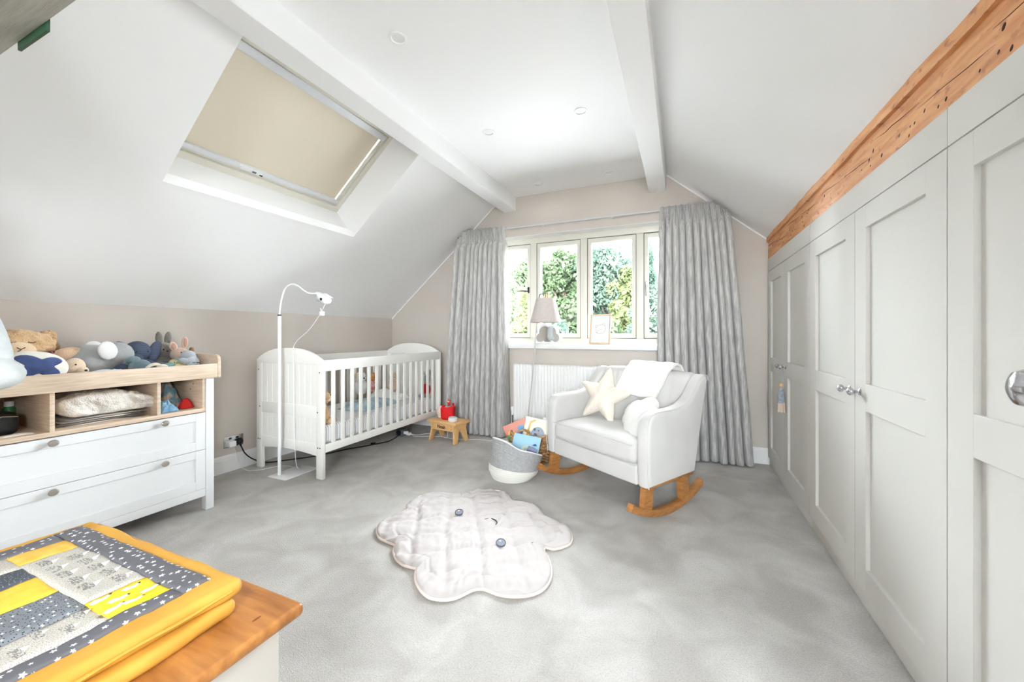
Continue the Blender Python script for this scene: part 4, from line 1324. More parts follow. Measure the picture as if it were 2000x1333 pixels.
# local x points along (cos,-sin)(TH), local -y points forward
def V_(pts):
    return [(-v, z) for v, z in pts]     # (v forward, z) -> (local y, z)
sidep = [(-.225, .215), (-.285, .45), (-.335, .66), (-.375, .785), (-.365, .815), (-.335, .826), (-.300, .815), (-.255, .775), (-.205, .715), (-.155, .675), (-.095, .650), (-.02, .638),
         (.08, .636), (.16, .634), (.205, .622), (.235, .590), (.250, .535), (.253, .40), (.250, .28), (.240, .205)]
for s in (-1, 1):
    x0, x1 = (.368, .456) if s > 0 else (-.456, -.368)
    b_ = prism(V_(sidep), x0, x1, 'x', .026, 4)
    arm = obj('arm', b_, chair_m, ac, w=False, ang=50)
    xo = .4555 * s
    pp = [(xo, -v * 1.0, z) for v, z in sidep[3:20]]
    obj('piping', tube([(.452 * s, y, z - .0) if False else (.431 * s + .020 * s, y + (.0), z) for _, y, z in pp], .0030, 6, sm=2), chair_m, arm, w=False)
def backf(p):
    # p.y runs front (low) to rear; lean back with height, three soft vertical channels
    lean = max(0, p.z - .40) * .24
    q = 0
    if p.y < .27:
        u = p.x
        for sx in (-.245, 0.245):
            q += .012 * math.exp(-((u - sx) / .016) ** 2)
        q -= .020 * math.sin(PI * min(1, max(0, (p.z - .40) / .44))) * (1 - .3 * (u / .37) ** 2)
        for bx in (-.29, -.145, 0, .145, .29):
            q += .016 * math.exp(-(((u - bx) / .024) ** 2 + ((p.z - .60) / .024) ** 2))
    top = .012 * math.cos(p.x / .40 * PI / 2) if p.z > .7 else 0
    return (p.x, p.y + lean + q, p.z + top)
bk = obj('backrest', rbox((-.375, .195, .22), (.375, .305, .826), .038, 34, 4, backf), chair_m, ac, w=False, ang=80)
for bx in (-.29, -.145, 0, .145, .29):
    obj('button', ell((bx, .195 + .24 * .2 + .004, .60), (.009, .005, .009), n=12, m=8), chair_m, bk, w=False)
obj('base', rbox((-.372, -.235, .207), (.372, .26, .325), .012, 6, 2), chair_m, ac, w=False)
obj('front_rail', rbox((-.372, -.250, .203), (.372, -.19, .318), .014, 6, 3), chair_m, ac, w=False)
def cushf(p):
    k = max(0, 1 - (p.x / .37) ** 4) * max(0, 1 - ((p.y + .03) / .24) ** 4)
    z = p.z + (.030 * k if p.z > .37 else 0)
    y = p.y - (.010 * (1 - (p.x / .37) ** 2) if p.y < 0 else 0)
    z += .0025 * noise.noise(Vector((p.x * 9, p.y * 9, 3)))
    return (p.x, y, z)
cu = obj('seat_cushion', rbox((-.366, -.262, .322), (.366, .205, .440), .036, 22, 4, cushf), chair_m, ac, w=False, ang=80)
edge = [(-.352, -.266, .438), (-.2, -.272, .443), (0, -.274, .446), (.2, -.272, .443), (.352, -.266, .438)]
obj('cushion_piping', tube(edge, .0032, 6, sm=4), chair_m, cu, w=False)
for s in (-1, 1):
    xr = .410 * s
    n = 22
    Rr = .72
    outer = []
    inner = []
    for k in range(n + 1):
        a = (k / n * 2 - 1) * .53
        outer.append((Rr * math.sin(a), Rr - Rr * math.cos(a)))
        a2 = (k / n * 2 - 1) * .535
        inner.append(((Rr - .042) * math.sin(a2), Rr - (Rr - .042) * math.cos(a2)))
    o = obj('rocker', prism(outer + inner[::-1], xr - .021, xr + .021, 'x', .004), rock_m, ac, w=False)
    for v0, v1 in ((.20, .215), (-.145, -.165)):
        t = bmesh.new()
        zz = Rr - math.sqrt((Rr - .042) ** 2 - v1 ** 2)
        top = [(xr - .019, -v0 - .036, .208), (xr + .019, -v0 - .036, .208), (xr + .019, -v0 + .036, .208), (xr - .019, -v0 + .036, .208)]
        bot = [(xr - .017, -v1 - .040, zz - .008), (xr + .017, -v1 - .040, zz - .008), (xr + .017, -v1 + .040, zz - .008), (xr - .017, -v1 + .040, zz - .008)]
        vs = [t.verts.new(p) for p in bot + top]
        for f in ((3, 2, 1, 0), (4, 5, 6, 7), (0, 1, 5, 4), (1, 2, 6, 5), (2, 3, 7, 6), (3, 0, 4, 7)):
            t.faces.new([vs[q] for q in f])
        obj('leg', t, rock_m, ac, w=False)
    obj('side_bearer', box(xr - .02, xr + .02, -.20, .24, .190, .207, .002), rock_m, ac, w=False)

def seat_world(u, v, z):   # armchair (across, forward, up) to the room
    c, s_ = math.cos(TH), math.sin(TH)
    return Vector((-.419 + u * c - v * s_, 2.785 - u * s_ - v * c, z))

# star cushion
so = []
for k in range(10):
    a = PI / 2 + k * PI / 5
    r_ = .240 if k % 2 == 0 else .108
    so.append((r_ * math.cos(a), r_ * math.sin(a)))
def star_pts():
    out = []
    m = 10
    for i in range(m):
        p, q = Vector(so[i]), Vector(so[(i + 1) % m])
        for k in range(5):
            v = p.lerp(q, k / 5)
            if k == 0 and i % 2 == 0:
                v = v * .93
            out.append((v.x, v.y))
    return out
sc_ = thing('star_cushion', 'cream star-shaped cushion leaning on the left of the armchair', 'cushion', seat_world(-.17, -.06, .625))
def starz(p):
    r_ = math.hypot(p.x, p.y)
    return (p.x, p.y, p.z * (1 - .35 * min(1, r_ / .24)) + .002 * noise.noise(Vector((p.x * 30, p.y * 30, 1))))
o = obj('cover', puff(star_pts(), .065, 14, .55, starz), linen_m, sc_, w=False, ang=80)
seam = tube([(x, y, 0) for x, y in star_pts()], .0022, 5, closed=True)
o2 = obj('seam', seam, linen_m, sc_, w=False)
MS = Matrix.Rotation(-TH, 4, 'Z') @ Matrix.Rotation(R(9), 4, 'Z') @ Matrix.Rotation(R(73), 4, 'X') @ Matrix.Rotation(R(-6), 4, 'Z')
sc_.rotation_euler = MS.to_euler()
# cloud cushion
lobes = [(-.105, -.020, .080), (-.030, .065, .090), (.065, .050, .085), (.115, -.020, .080), (.04, -.050, .085), (-.05, -.050, .08)]
def lobe_out(lb, n=72):
    out = []
    for k in range(n):
        a = 2 * PI * k / n
        best = 0
        d = Vector((math.cos(a), math.sin(a)))
        for x, y, r_ in lb:
            c = Vector((x, y)); b = d.dot(c); disc = b * b - (c.length_squared - r_ * r_)
            if disc > 0:
                best = max(best, b + math.sqrt(disc))
        out.append((d.x * best, d.y * best))
    return out
cc_ = thing('cloud_cushion', 'white fluffy cloud cushion on the right of the armchair seat', 'cushion', seat_world(.205, .00, .548))
def cloudz(p):
    return (p.x, p.y, p.z + .004 * noise.noise(Vector((p.x * 60, p.y * 60, p.z * 60))))
obj('cover', puff(lobe_out(lobes), .062, 14, .5, cloudz), boucle_m, cc_, w=False, ang=80)
cc_.rotation_euler = (Matrix.Rotation(-TH, 4, 'Z') @ Matrix.Rotation(R(-22), 4, 'Z') @ Matrix.Rotation(R(46), 4, 'X') @ Matrix.Rotation(R(-28), 4, 'Z')).to_euler()
# throw folded over the back
def throwf(lay, wgt):
    path = [(.232 - lay, .640), (.252 - lay, .70), (.272 - lay, .77), (.290 - lay, .830), (.315, .862 + lay), (.35, .868 + lay), (.40, .858 + lay), (.425 + lay, .82), (.425 + lay, .75), (.415 + lay, .68)]
    def f(u, v):
        k = v * (len(path) - 1); i = min(int(k), len(path) - 2); s = k - i
        y = path[i][0] * (1 - s) + path[i + 1][0] * s; z = path[i][1] * (1 - s) + path[i + 1][1] * s
        w0, w1 = -.205 + .085 * min(1, v / .4), .165 + .085 * min(1, v / .4)
        x = w0 + (w1 - w0) * u
        wob = .004 * noise.noise(Vector((u * 5, v * 7, lay * 90))) + .003 * math.sin(u * 19 + lay * 300)
        x += .006 * noise.noise(Vector((v * 9, 2, lay * 50)))
        z += (.010 * noise.noise(Vector((u * 3, 1, lay * 70))) if v < .08 else 0)
        return (x, y - .006 + wob, z + wob * .6)
    return f
th = thing('throw_blanket', 'cream throw folded over the back of the armchair', 'blanket', seat_world(0, -.33, .80))
for lay in (0.006, .017):
    bm_ = grid(26, 40, throwf(lay, 1))
    M_ = Matrix.Translation(Vector((-.419, 2.785, 0))) @ Matrix.Rotation(-TH, 4, 'Z')
    bmesh.ops.transform(bm_, matrix=M_, verts=bm_.verts[:])
    o = obj('fold', bm_, knit_m, th, ang=80, recalc=True)
    solidify(o, .008, 0)

# ================================================================== CLOUD RUG
OUT = [[-0.521, -0.203], [-0.553, -0.13], [-0.546, -0.049], [-0.52, 0.037], [-0.56, 0.098], [-0.573, 0.186], [-0.56, 0.282], [-0.475, 0.35], [-0.362, 0.378], [-0.328, 0.382], [-0.294, 0.45], [-0.201, 0.516], [-0.123, 0.541], [-0.045, 0.505], [0.03, 0.429], [0.117, 0.438], [0.204, 0.394], [0.256, 0.332], [0.277, 0.292], [0.36, 0.281], [0.434, 0.24], [0.481, 0.164], [0.494, 0.093], [0.475, 0.048], [0.433, 0.001], [0.39, -0.001], [0.392, -0.035], [0.43, -0.084], [0.469, -0.16], [0.488, -0.236], [0.482, -0.307], [0.449, -0.362], [0.391, -0.399], [0.328, -0.415], [0.265, -0.41], [0.239, -0.413], [0.21, -0.434], [0.186, -0.48], [0.162, -0.514], [0.119, -0.537], [0.067, -0.544], [0.009, -0.521], [-0.049, -0.478], [-0.091, -0.422], [-0.097, -0.406], [-0.136, -0.408], [-0.178, -0.406], [-0.24, -0.381], [-0.295, -0.333], [-0.326, -0.288], [-0.379, -0.28], [-0.447, -0.265]]
RC = Vector((-1.02, 1.88, 0))
rg = thing('cloud_rug', 'padded off-white cloud-shaped play mat with a sleepy face', 'rug', RC)
out = smooth_outline(OUT, 5)
def rugz(x, y, q):
    # diamond quilting, tufts and puckers
    ang = R(32)
    a = (x * math.cos(ang) + y * math.sin(ang)) / .17; b = (-x * math.sin(ang) + y * math.cos(ang)) / .17
    a += .12 * noise.noise(Vector((x * 5, y * 5, 1))); b += .12 * noise.noise(Vector((x * 5, y * 5, 8)))
    ga = abs((a % 1) - .5); gb = abs((b % 1) - .5)
    tuft = math.exp(-((.5 - ga) ** 2 + (.5 - gb) ** 2) / .012)
    pil = .5 - max(ga, gb)
    z = .017 + .010 * min(1, pil * 6)
    z -= .012 * tuft
    z += .0095 * noise.noise(Vector((x * 16, y * 16, 2))) + .008 * abs(noise.noise(Vector((x * 34, y * 22, 5))))
    e = max(0, (q - .80) / .20)
    # inner stitched line
    z -= .007 * math.exp(-((q - .82) / .014) ** 2)
    th = math.atan2(y, x)
    if q > .80:
        z += .006 * noise.noise(Vector((math.cos(th) * 26, math.sin(th) * 26, q * 2)))
    z -= .008 * max(0, (q - .93) / .07) ** 2
    return max(z, .006)
t = bmesh.new()
NR = 64
prev = None
cv = t.verts.new((0, 0, rugz(0, 0, 0)))
m_ = len(out)
for k in range(1, NR + 1):
    q = k / NR
    cur = [t.verts.new((x * q, y * q, rugz(x * q, y * q, q))) for x, y in out]
    for i in range(m_):
        j = (i + 1) % m_
        if prev is None:
            t.faces.new((cv, cur[i], cur[j]))
        else:
            t.faces.new((prev[i], cur[i], cur[j], prev[j]))
    prev = cur
low = [t.verts.new((x, y, .001)) for x, y in out]
for i in range(m_):
    j = (i + 1) % m_
    t.faces.new((prev[i], low[i], low[j], prev[j]))
obj('padded_top', t, rug_m, rg, w=False, ang=80, recalc=True)
obj('piping', tube([(x * 1.004, y * 1.004, .0075) for x, y in out], .0062, 8, closed=True), piping_m, rg, w=False)
eye_m = mat('slate_print', (128, 130, 146), .95)
for ex, ey in ((-.19, .117), (.182, -.091)):
    zt_ = max(rugz(ex + dx_ * .03, ey + dy_ * .03, .4) for dx_ in (-1, 0, 1) for dy_ in (-1, 0, 1)) + .001
    def ev(a, k=1.0):
        x_, y_ = .036 * k * math.cos(a), .023 * k * math.sin(a)
        return (ex + x_ * math.cos(R(-62)) - y_ * math.sin(R(-62)), ey + x_ * math.sin(R(-62)) + y_ * math.cos(R(-62)))
    e = obj('eye', prism([ev(2 * PI * k / 28) for k in range(28)], zt_ - .006, zt_ + .001, 'z'), eye_m, rg, w=False)
    obj('eye_outline', tube([(*ev(2 * PI * k / 28), zt_ + .001) for k in range(28)], .0018, 6, closed=True), blk, e, w=False)
    obj('eye_glint', prism([(ex - .010 + .006 * math.cos(a), ey + .012 + .005 * math.sin(a)) for a in [2 * PI * k / 10 for k in range(10)]], zt_, zt_ + .0016, 'z'), white_pl, e, w=False)
obj('mouth', tube([(-.012, .104, .029), (.018, .122, .030), (.050, .116, .030), (.070, .096, .030), (.072, .074, .029)], [.002, .0034, .0036, .003, .002], 6, sm=4), blk, rg, w=False)

# ================================================================== BASKETS AND BOOKS
rope_g = mat('grey_cotton_rope', (182, 182, 182), .9, (166, 166, 167), 60, bump=.8, bscale=300)
rope_w = mat('white_cotton_rope', (232, 230, 224), .9, bump=.8, bscale=300)
BC = Vector((-1.185, 2.735, 0))
bk_ = thing('rope_basket', 'slumped grey and white cotton rope basket holding a blue book', 'basket', BC)
def coil(k, n=22, seg=40):
    f = k / (n - 1)
    z = .008 + .235 * f
    r_ = .150 + .032 * min(1, f * 5) + .006 * f
    # tilt grows with height: the left rim stands, the right sags
    tilt = .24 * f
    cx = .040 * f; cy = .0
    pts = []
    for j in range(seg):
        a = 2 * PI * j / seg
        x = r_ * math.cos(a); y = r_ * math.sin(a) * (1 - .10 * f)
        dip = -.020 * f ** 3 * math.exp(-((a - 5.15) / .35) ** 2)
        pts.append((x + cx, y + cy, max(.0075, z - x * tilt - y * .40 * f ** 1.5 - .05 * f * f * .3 + dip + .003 * math.sin(3 * a) * f)))
    return pts
gb, wb = bmesh.new(), bmesh.new()
for k in range(22):
    tube(coil(k), .0078, 7, bm=(wb if k < 8 else gb), closed=True)
o = obj('white_coils', wb, rope_w, bk_, w=False); o = obj('grey_coils', gb, rope_g, bk_, w=False)
obj('rim', tube(coil(22, 22.6), .0062, 8, closed=True), rope_w, bk_, w=False)
bt_ = lathe([(.0001, .004), (.15, .004), (.15, .012), (.0001, .012)], 28); obj('bottom', bt_, rope_w, bk_, w=False)

wick_m = mat('water_hyacinth', (150, 104, 62), .8, (206, 168, 122), 30, (1, 1, 2), bump=.8, bscale=120, bdist=.004)
wdark = mat('wicker_inside', (70, 46, 26), .9)
WC = Vector((-1.185, 3.150, 0))
wk = thing('wicker_basket', 'brown woven wicker basket full of picture books behind the rope basket', 'basket', WC)
wv = bmesh.new()
for k in range(9):
    z = .014 + .0245 * k
    r_ = .148 + .022 * (k / 8)
    for ph in (0, PI / 18 * 1.0):
        pts = []
        for j in range(72):
            a = 2 * PI * j / 72
            wob = math.sin(9 * a + k * PI + (0 if ph == 0 else PI))
            pts.append(((r_ + .008 * wob) * math.cos(a), (r_ + .008 * wob) * math.sin(a), z + .007 * math.cos(9 * a + k * PI + (0 if ph == 0 else PI))))
        tube(pts, .0100, 6, bm=wv, closed=True)
o = obj('weave', wv, wick_m, wk, w=False); o['kind'] = 'stuff'
obj('rim', tube([(.174 * math.cos(2 * PI * j / 40), .174 * math.sin(2 * PI * j / 40), .238 + .004 * math.sin(10 * PI * j / 20)) for j in range(40)], .011, 8, closed=True), mat('pale_cane', (206, 170, 128), .7, (180, 138, 94), 40), wk, w=False)
for s in (-1, 1):
    a0 = PI * 1.5 + (0 if s < 0 else PI)
    pts = [(.176 * math.cos(a0 + q * .34), .176 * math.sin(a0 + q * .34), .235 + h_) for q, h_ in ((-1, 0), (-.7, .045), (0, .062), (.7, .045), (1, 0))]
    obj('handle', tube(pts, .009, 8, sm=4), wick_m, wk, w=False)
obj('bottom', lathe([(.0001, .002), (.146, .002), (.146, .012), (.0001, .012)], 24), wdark, wk, w=False)

page_m = mat('book_pages', (240, 236, 226), .8, (226, 220, 208), 120, (1, 1, 60))
def book(name, label, wid, hei, thk, colr, M, art=None, group='picture books in the baskets'):
    """cover in the local xz plane facing -y, standing on its lower edge at the origin"""
    t = thing(name, label, 'book', (0, 0, 0), group=group)
    t.matrix_world = M
    t.location = M.to_translation(); t.rotation_euler = M.to_euler()
    ORG[t.name] = Vector((0, 0, 0))
    cm = mat('book_' + '_'.join(map(str, colr)), colr, .35)
    w2 = wid / 2
    c = box(-w2, w2, -thk / 2, -thk / 2 + .003, 0, hei, .001, 1); box(-w2, w2, thk / 2 - .003, thk / 2, 0, hei, .001, 1, bm=c); box(-w2 - .001, -w2 + .003, -thk / 2, thk / 2, 0, hei, .001, 1, bm=c)
    co = obj('cover', c, cm, t, w=False)
    obj('pages', box(-w2 + .003, w2 - .004, -thk / 2 + .003, thk / 2 - .003, .004, hei - .004), page_m, t, w=False)
    for nm, poly, cc in (art or []):
        am = mat('print_' + '_'.join(map(str, cc)), cc, .45)
        k = prism([(x, z) for x, z in poly], -thk / 2 - .0012, -thk / 2 - .0002, 'y')
        obj(nm, k, am, co, w=False)
    return t
def disc(cx, cz, r_, n=20, rz=None):
    return [(cx + r_ * math.cos(2 * PI * k / n), cz + (rz or r_) * math.sin(2 * PI * k / n)) for k in range(n)]
def MB(loc, rz=0, rx=0, ry=0):
    return Matrix.Translation(Vector(loc)) @ Matrix.Rotation(rz, 4, 'Z') @ Matrix.Rotation(rx, 4, 'X') @ Matrix.Rotation(ry, 4, 'Y')
CA = R(20)
book('picture_book', 'orange and green picture book leaning left in the wicker basket', .21, .25, .012, (190, 84, 30), MB((-1.235, 3.130, .090), CA, R(-10), R(-24)),
     [('green_band', [(-.10, .004), (-.02, .004), (-.055, .16), (-.10, .17)], (54, 140, 64)), ('yellow_badge', disc(-.055, .165, .030), (236, 186, 70)), ('badge_centre', disc(-.055, .165, .018), (232, 216, 150)),
      ('blue_wave', [(-.01, .06), (.09, .05), (.095, .15), (.04, .185), (-.02, .15)], (66, 132, 196)), ('blue_crest', [(.0, .16), (.08, .155), (.06, .20), (.02, .205)], (84, 158, 206)), ('lime_stem', [(-.035, .02), (-.025, .02), (-.055, .10), (-.065, .10)], (186, 206, 80))])
book('picture_book', 'cream picture book with a round farm picture in the wicker basket', .215, .26, .012, (238, 226, 206), MB((-1.150, 3.085, .112), CA, R(-8), R(12)),
     [('round_picture', disc(.015, .125, .058, 28, .068), (150, 172, 192)), ('picture_hill', [(-.035, .10), (.0, .075), (.05, .085), (.066, .12), (.02, .115)], (192, 172, 138)), ('red_roof', [(-.015, .115), (.012, .115), (.012, .135), (-.015, .135)], (190, 60, 70)),
      ('dark_figure', disc(-.018, .165, .012), (52, 70, 104)), ('pale_figure', disc(.022, .160, .016, 16, .012), (238, 206, 160)), ('title_strip', [(-.085, .045), (-.07, .04), (-.055, .21), (-.02, .238), (-.03, .248), (-.07, .225)], (204, 176, 96)), ('credit_strip', [(.085, .05), (.092, .05), (.092, .17), (.085, .17)], (170, 178, 186))])
book('picture_book', 'white picture book at the back of the wicker basket', .20, .24, .010, (242, 240, 238), MB((-1.095, 3.175, .110), CA, R(-4), R(26)), [('blank_title', [(-.06, .17), (.06, .17), (.06, .178), (-.06, .178)], (210, 210, 214))])
book('picture_book', 'teal picture book at the right of the wicker basket', .16, .19, .012, (62, 146, 162), MB((-1.070, 3.150, .090), CA, R(-8), R(14)), [('pale_title', [(-.05, .13), (.05, .13), (.05, .145), (-.05, .145)], (214, 226, 226))])
book('picture_book', 'light blue picture book lying in the rope basket', .22, .27, .012, (166, 208, 230), MB((-1.135, 2.775, .045), R(14), R(-32), R(9)),
     [('cloud_print', disc(.02, .16, .05, 20, .035), (206, 220, 214)), ('teal_print', [(-.03, .10), (.05, .09), (.07, .15), (.0, .17)], (110, 176, 184)), ('sand_print', [(.02, .06), (.09, .06), (.09, .12), (.05, .13)], (222, 206, 184)), ('navy_bird', [(.05, .20), (.075, .215), (.09, .20), (.07, .195)], (52, 84, 150))])
book('board_book', 'small navy board book at the right of the rope basket', .07, .13, .016, (44, 60, 116), MB((-1.055, 2.70, .115), R(14), R(-14), R(20)), [('white_tab', [(-.02, .05), (.02, .05), (.02, .09), (-.02, .09)], (220, 224, 232))])

# ================================================================== GREY-SHADE FLOOR LAMP
fl = thing('floor_lamp', 'slim floor lamp with a hanging pale grey shade before the window', 'floor lamp', (-1.37, 3.45, 0))
pole_m = mat('pole_paint', (196, 194, 190), .35)
obj('base', lathe([(.0001, 0), (.125, 0), (.125, .010), (.118, .016), (.0001, .018)], 32, (-1.37, 3.45, 0)), pole_m, fl)
obj('pole', tube([(-1.37, 3.45, .01), (-1.30, 3.46, .60), (-1.255, 3.47, 1.15), (-1.232, 3.475, 1.40)], .0062, 10, sm=6), pole_m, fl)
brass_m = mat('antique_metal', (84, 78, 74), .45)
obj('hook', tube([(-1.232, 3.475, 1.39), (-1.228, 3.475, 1.445), (-1.212, 3.475, 1.462), (-1.18, 3.475, 1.466), (-1.135, 3.475, 1.464)], .0052, 8, sm=4), brass_m, fl)
obj('lamp_holder', lathe([(.006, .052), (.018, .048), (.020, .0), (.016, -.03), (.0001, -.03)], 18, (-1.155, 3.475, 1.412)), mat('brass', (196, 168, 110), .3, metal=.9), fl)
shade_m = mat('shade_linen', (200, 190, 184), .9, (194, 184, 178), 60, bump=.2, bscale=500)
sh = bmesh.new()
cxs, cys = -1.165, 3.475
n = 44
ring = lambda r_, z, dx=0: [sh.verts.new((cxs + dx + r_ * math.cos(2 * PI * k / n), cys + r_ * math.sin(2 * PI * k / n), z)) for k in range(n)]
rr4 = [ring(.146, 1.195), ring(.088, 1.422), ring(.0865, 1.422), ring(.1445, 1.195)]
for i in range(4):
    a, b = rr4[i], rr4[(i + 1) % 4]
    for k in range(n):
        sh.faces.new((a[k], a[(k + 1) % n], b[(k + 1) % n], b[k]))
obj('shade', sh, shade_m, fl, recalc=True)
sp_ = bmesh.new()
for k in range(3):
    a = 2 * PI * k / 3 + .4
    tube([(cxs + .015 * math.cos(a), cys + .015 * math.sin(a), 1.405), (cxs + .088 * math.cos(a), cys + .088 * math.sin(a), 1.418)], .0016, 6, bm=sp_)
obj('shade_spider', sp_, brass_m, fl)
obj('bulb', ell((cxs, cys, 1.345), (.03, .03, .042), n=16, m=12), lens_m, fl)

# ================================================================== ON THE SILL
ZS = WZ0 + .03
cm = thing('cloud_mirror', 'cloud-shaped mirror in a white frame on the sill behind the lamp', 'mirror', (-1.285, 3.90, ZS))
lob = [(-.100, -.045, .055), (-.04, .030, .075), (.045, .025, .072), (.105, -.045, .055), (0, -.05, .06)]
lo_ = [(x, max(y, -.098)) for x, y in lobe_out(lob, 96)]
mir_m = mat('mirror_glass', (236, 238, 240), .03, metal=1.0)
fr2 = prism([(-1.285 + x * 1.0, ZS + .100 + y) for x, y in lo_], 3.895, 3.913, 'y', .003)
obj('frame', fr2, trimw_m, cm)
obj('mirror', prism([(-1.285 + x * .80, ZS + .097 + y * .80) for x, y in lo_], 3.8925, 3.8952, 'y'), mir_m, cm)
pf = thing('framed_drawing', 'pale wooden frame with a line drawing of a sleeping animal on the sill', 'picture', (-.735, 3.885, ZS), (0, 0, 0))
fw_, fh_ = .205, .298
fb_ = box(-fw_ / 2, -fw_ / 2 + .013, -.009, .009, 0, fh_, .002); box(fw_ / 2 - .013, fw_ / 2, -.009, .009, 0, fh_, .002, bm=fb_)
box(-fw_ / 2, fw_ / 2, -.009, .009, 0, .013, .002, bm=fb_); box(-fw_ / 2, fw_ / 2, -.009, .009, fh_ - .013, fh_, .002, bm=fb_)
ash_m = mat('ash_wood', (216, 178, 138), .5, (226, 192, 156), 14, (4, 4, 1))
f0 = obj('frame', fb_, ash_m, pf, w=False)
obj('mount', box(-fw_ / 2 + .01, fw_ / 2 - .01, -.001, .004, .01, fh_ - .01), mat('mount_card', (226, 230, 238), .8), pf, w=False)
pr = obj('print', box(-.062, .062, -.0018, -.0008, .045, .255), mat('art_paper', (240, 238, 234), .8), pf, w=False)
ink = mat('pencil', (120, 116, 116), .8)
for pts in ([(-.03, .11), (-.045, .13), (-.04, .165), (-.015, .19), (.02, .195), (.048, .175), (.052, .145), (.04, .12), (.01, .105), (-.015, .102), (-.03, .11)],
            [(-.03, .135), (-.022, .130), (-.014, .134)], [(.0, .150), (.008, .146), (.016, .151)], [(-.034, .12), (-.028, .114), (-.02, .118)], [(-.04, .165), (-.052, .175), (-.045, .19), (-.03, .183)], [(.02, .195), (.035, .208), (.048, .196), (.045, .178)]):
    obj('pencil_line', tube([(x, -.0022, z) for x, z in pts], .0011, 5, sm=3), ink, pr, w=False)
obj('easel_strut', prism([(.006, .02), (.075, .0), (.085, .0), (.014, .20)], .05 - .06, .065 - .06, 'x'), ash_m, pf, w=False)
pf.rotation_euler = (R(-11), 0, R(-4))
pf.location = (-.735, 3.850, ZS + .002)

# ================================================================== STOOL AND ITS THINGS
SO = Vector((-2.185, 3.395, 0))
st = thing('step_stool', 'small beech step stool with a carved name beside the cot', 'stool', SO, (0, 0, R(-9)))
obj('top', box(-.195, .195, -.115, .125, .186, .210, .006), beech_m, st, w=False)
obj('apron', prism([(-.165, .186), (.165, .186), (.145, .118), (-.145, .118)], -.098, -.082, 'y', .002), beech_m, st, w=False)
obj('apron', prism([(-.165, .186), (.165, .186), (.145, .118), (-.145, .118)], .088, .104, 'y', .002), beech_m, st, w=False)
for s in (-1, 1):
    # splayed end board with an inverted V notch
    prof = [(-.082, .186), (.088, .186), (.112, 0), (.062, 0), (.012, .120), (.006, .128), (0, .130), (-.006, .128), (-.010, .120), (-.058, 0), (-.106, 0)]
    b_ = prism(prof, -.010, .010, 'x', .0015)
    for v in b_.verts:
        v.co.x += s * (.135 + (.186 - v.co.z) * .16)
    obj('end_board', b_, beech_m, st, w=False)
    for y in (.165, .142):
        obj('screw', lathe([(.0001, 0), (.004, 0), (.004, .001)], 10, (s * .125, -.098, y), (0, -1, 0)), mat('dowel', (150, 104, 60), .6), st, w=False)
def text_bm(body, size, depth=.0006, off=.0):
    cu_ = bpy.data.curves.new('txt', 'FONT'); cu_.body = body; cu_.size = size; cu_.align_x = 'CENTER'; cu_.align_y = 'CENTER'; cu_.extrude = depth; cu_.offset = off
    to = bpy.data.objects.new('txt', cu_); col.objects.link(to)
    dg = bpy.context.evaluated_depsgraph_get()
    me = bpy.data.meshes.new_from_object(to.evaluated_get(dg))
    bm_ = bmesh.new(); bm_.from_mesh(me)
    bpy.data.objects.remove(to); bpy.data.curves.remove(cu_); bpy.data.meshes.remove(me)
    return bm_
tx = text_bm('Noah', .048, .0008, .0014)
bmesh.ops.rotate(tx, verts=tx.verts[:], matrix=Matrix.Rotation(PI / 2, 3, 'X'))
bmesh.ops.translate(tx, verts=tx.verts[:], vec=(-.005, -.0985, .152))
obj('carved_name', tx, mat('burnt_wood', (84, 34, 20), .7), st, w=False, smooth=False)
ZSt = .210
rs = thing('story_speaker', 'red padded cube speaker on the stool', 'speaker', (-2.205, 3.420, ZSt), (0, 0, R(22)))
redf = mat('red_felt', (206, 14, 22), .8, bump=.3, bscale=300)
obj('body', rbox((-.066, -.066, 0), (.066, .066, .128), .028, 6, 4, lambda p: (p.x * (1 + .06 * p.z / .128), p.y * (1 + .06 * p.z / .128), p.z + (.010 * (abs(p.x) / .066) ** 2 if p.z > .1 else 0))), redf, rs, w=False, ang=80)
obj('top_plate', lathe([(.0001, 0), (.050, 0), (.052, .003), (.0001, .004)], 22, (0, 0, .126)), mat('speaker_top', (226, 226, 228), .5), rs, w=False)
for s in (-1, 1):
    obj('ear_button', ell((.046 * s, .046 * s, .142), (.012, .012, .014), n=12, m=8), redf, rs, w=False)
fg = thing('toy_figure', 'tiny red toy figure standing on the cube speaker', 'figurine', (-2.200, 3.425, ZSt + .1305))
F0 = Vector((-2.200, 3.425, ZSt + .1305))
obj('base', lathe([(.0001, 0), (.016, 0), (.016, .006), (.0001, .007)], 16, F0), mat('figure_green', (70, 120, 90), .5), fg)
obj('body', lathe([(.011, .006), (.013, .02), (.009, .034), (.005, .038)], 14, F0), mat('figure_red', (206, 38, 40), .5), fg)
h = obj('head', ell(F0 + Vector((0, 0, .050)), (.013, .013, .014), n=14, m=10), mat('figure_skin', (230, 186, 150), .5), fg)
obj('cap', ell(F0 + Vector((0, .002, .058)), (.0135, .013, .009), n=14, m=8), MATS['figure_red'], fg)
obj('arm', tube([F0 + Vector((-.010, 0, .030)), F0 + Vector((-.020, -.004, .040))], .0035, 8), MATS['figure_red'], fg)
obj('arm', tube([F0 + Vector((.010, 0, .030)), F0 + Vector((.021, 0, .066))], .0035, 8), MATS['figure_red'], fg)
eg = thing('night_light', 'pale pink egg-shaped night light at the back of the stool', 'night light', (-2.318, 3.468, ZSt))
obj('shade', lathe([(.034, .012), (.047, .035), (.0495, .060), (.043, .088), (.027, .110), (.0001, .118)], 22, (-2.318, 3.468, ZSt)), mat('peach_silicone', (240, 214, 198), .5), eg)
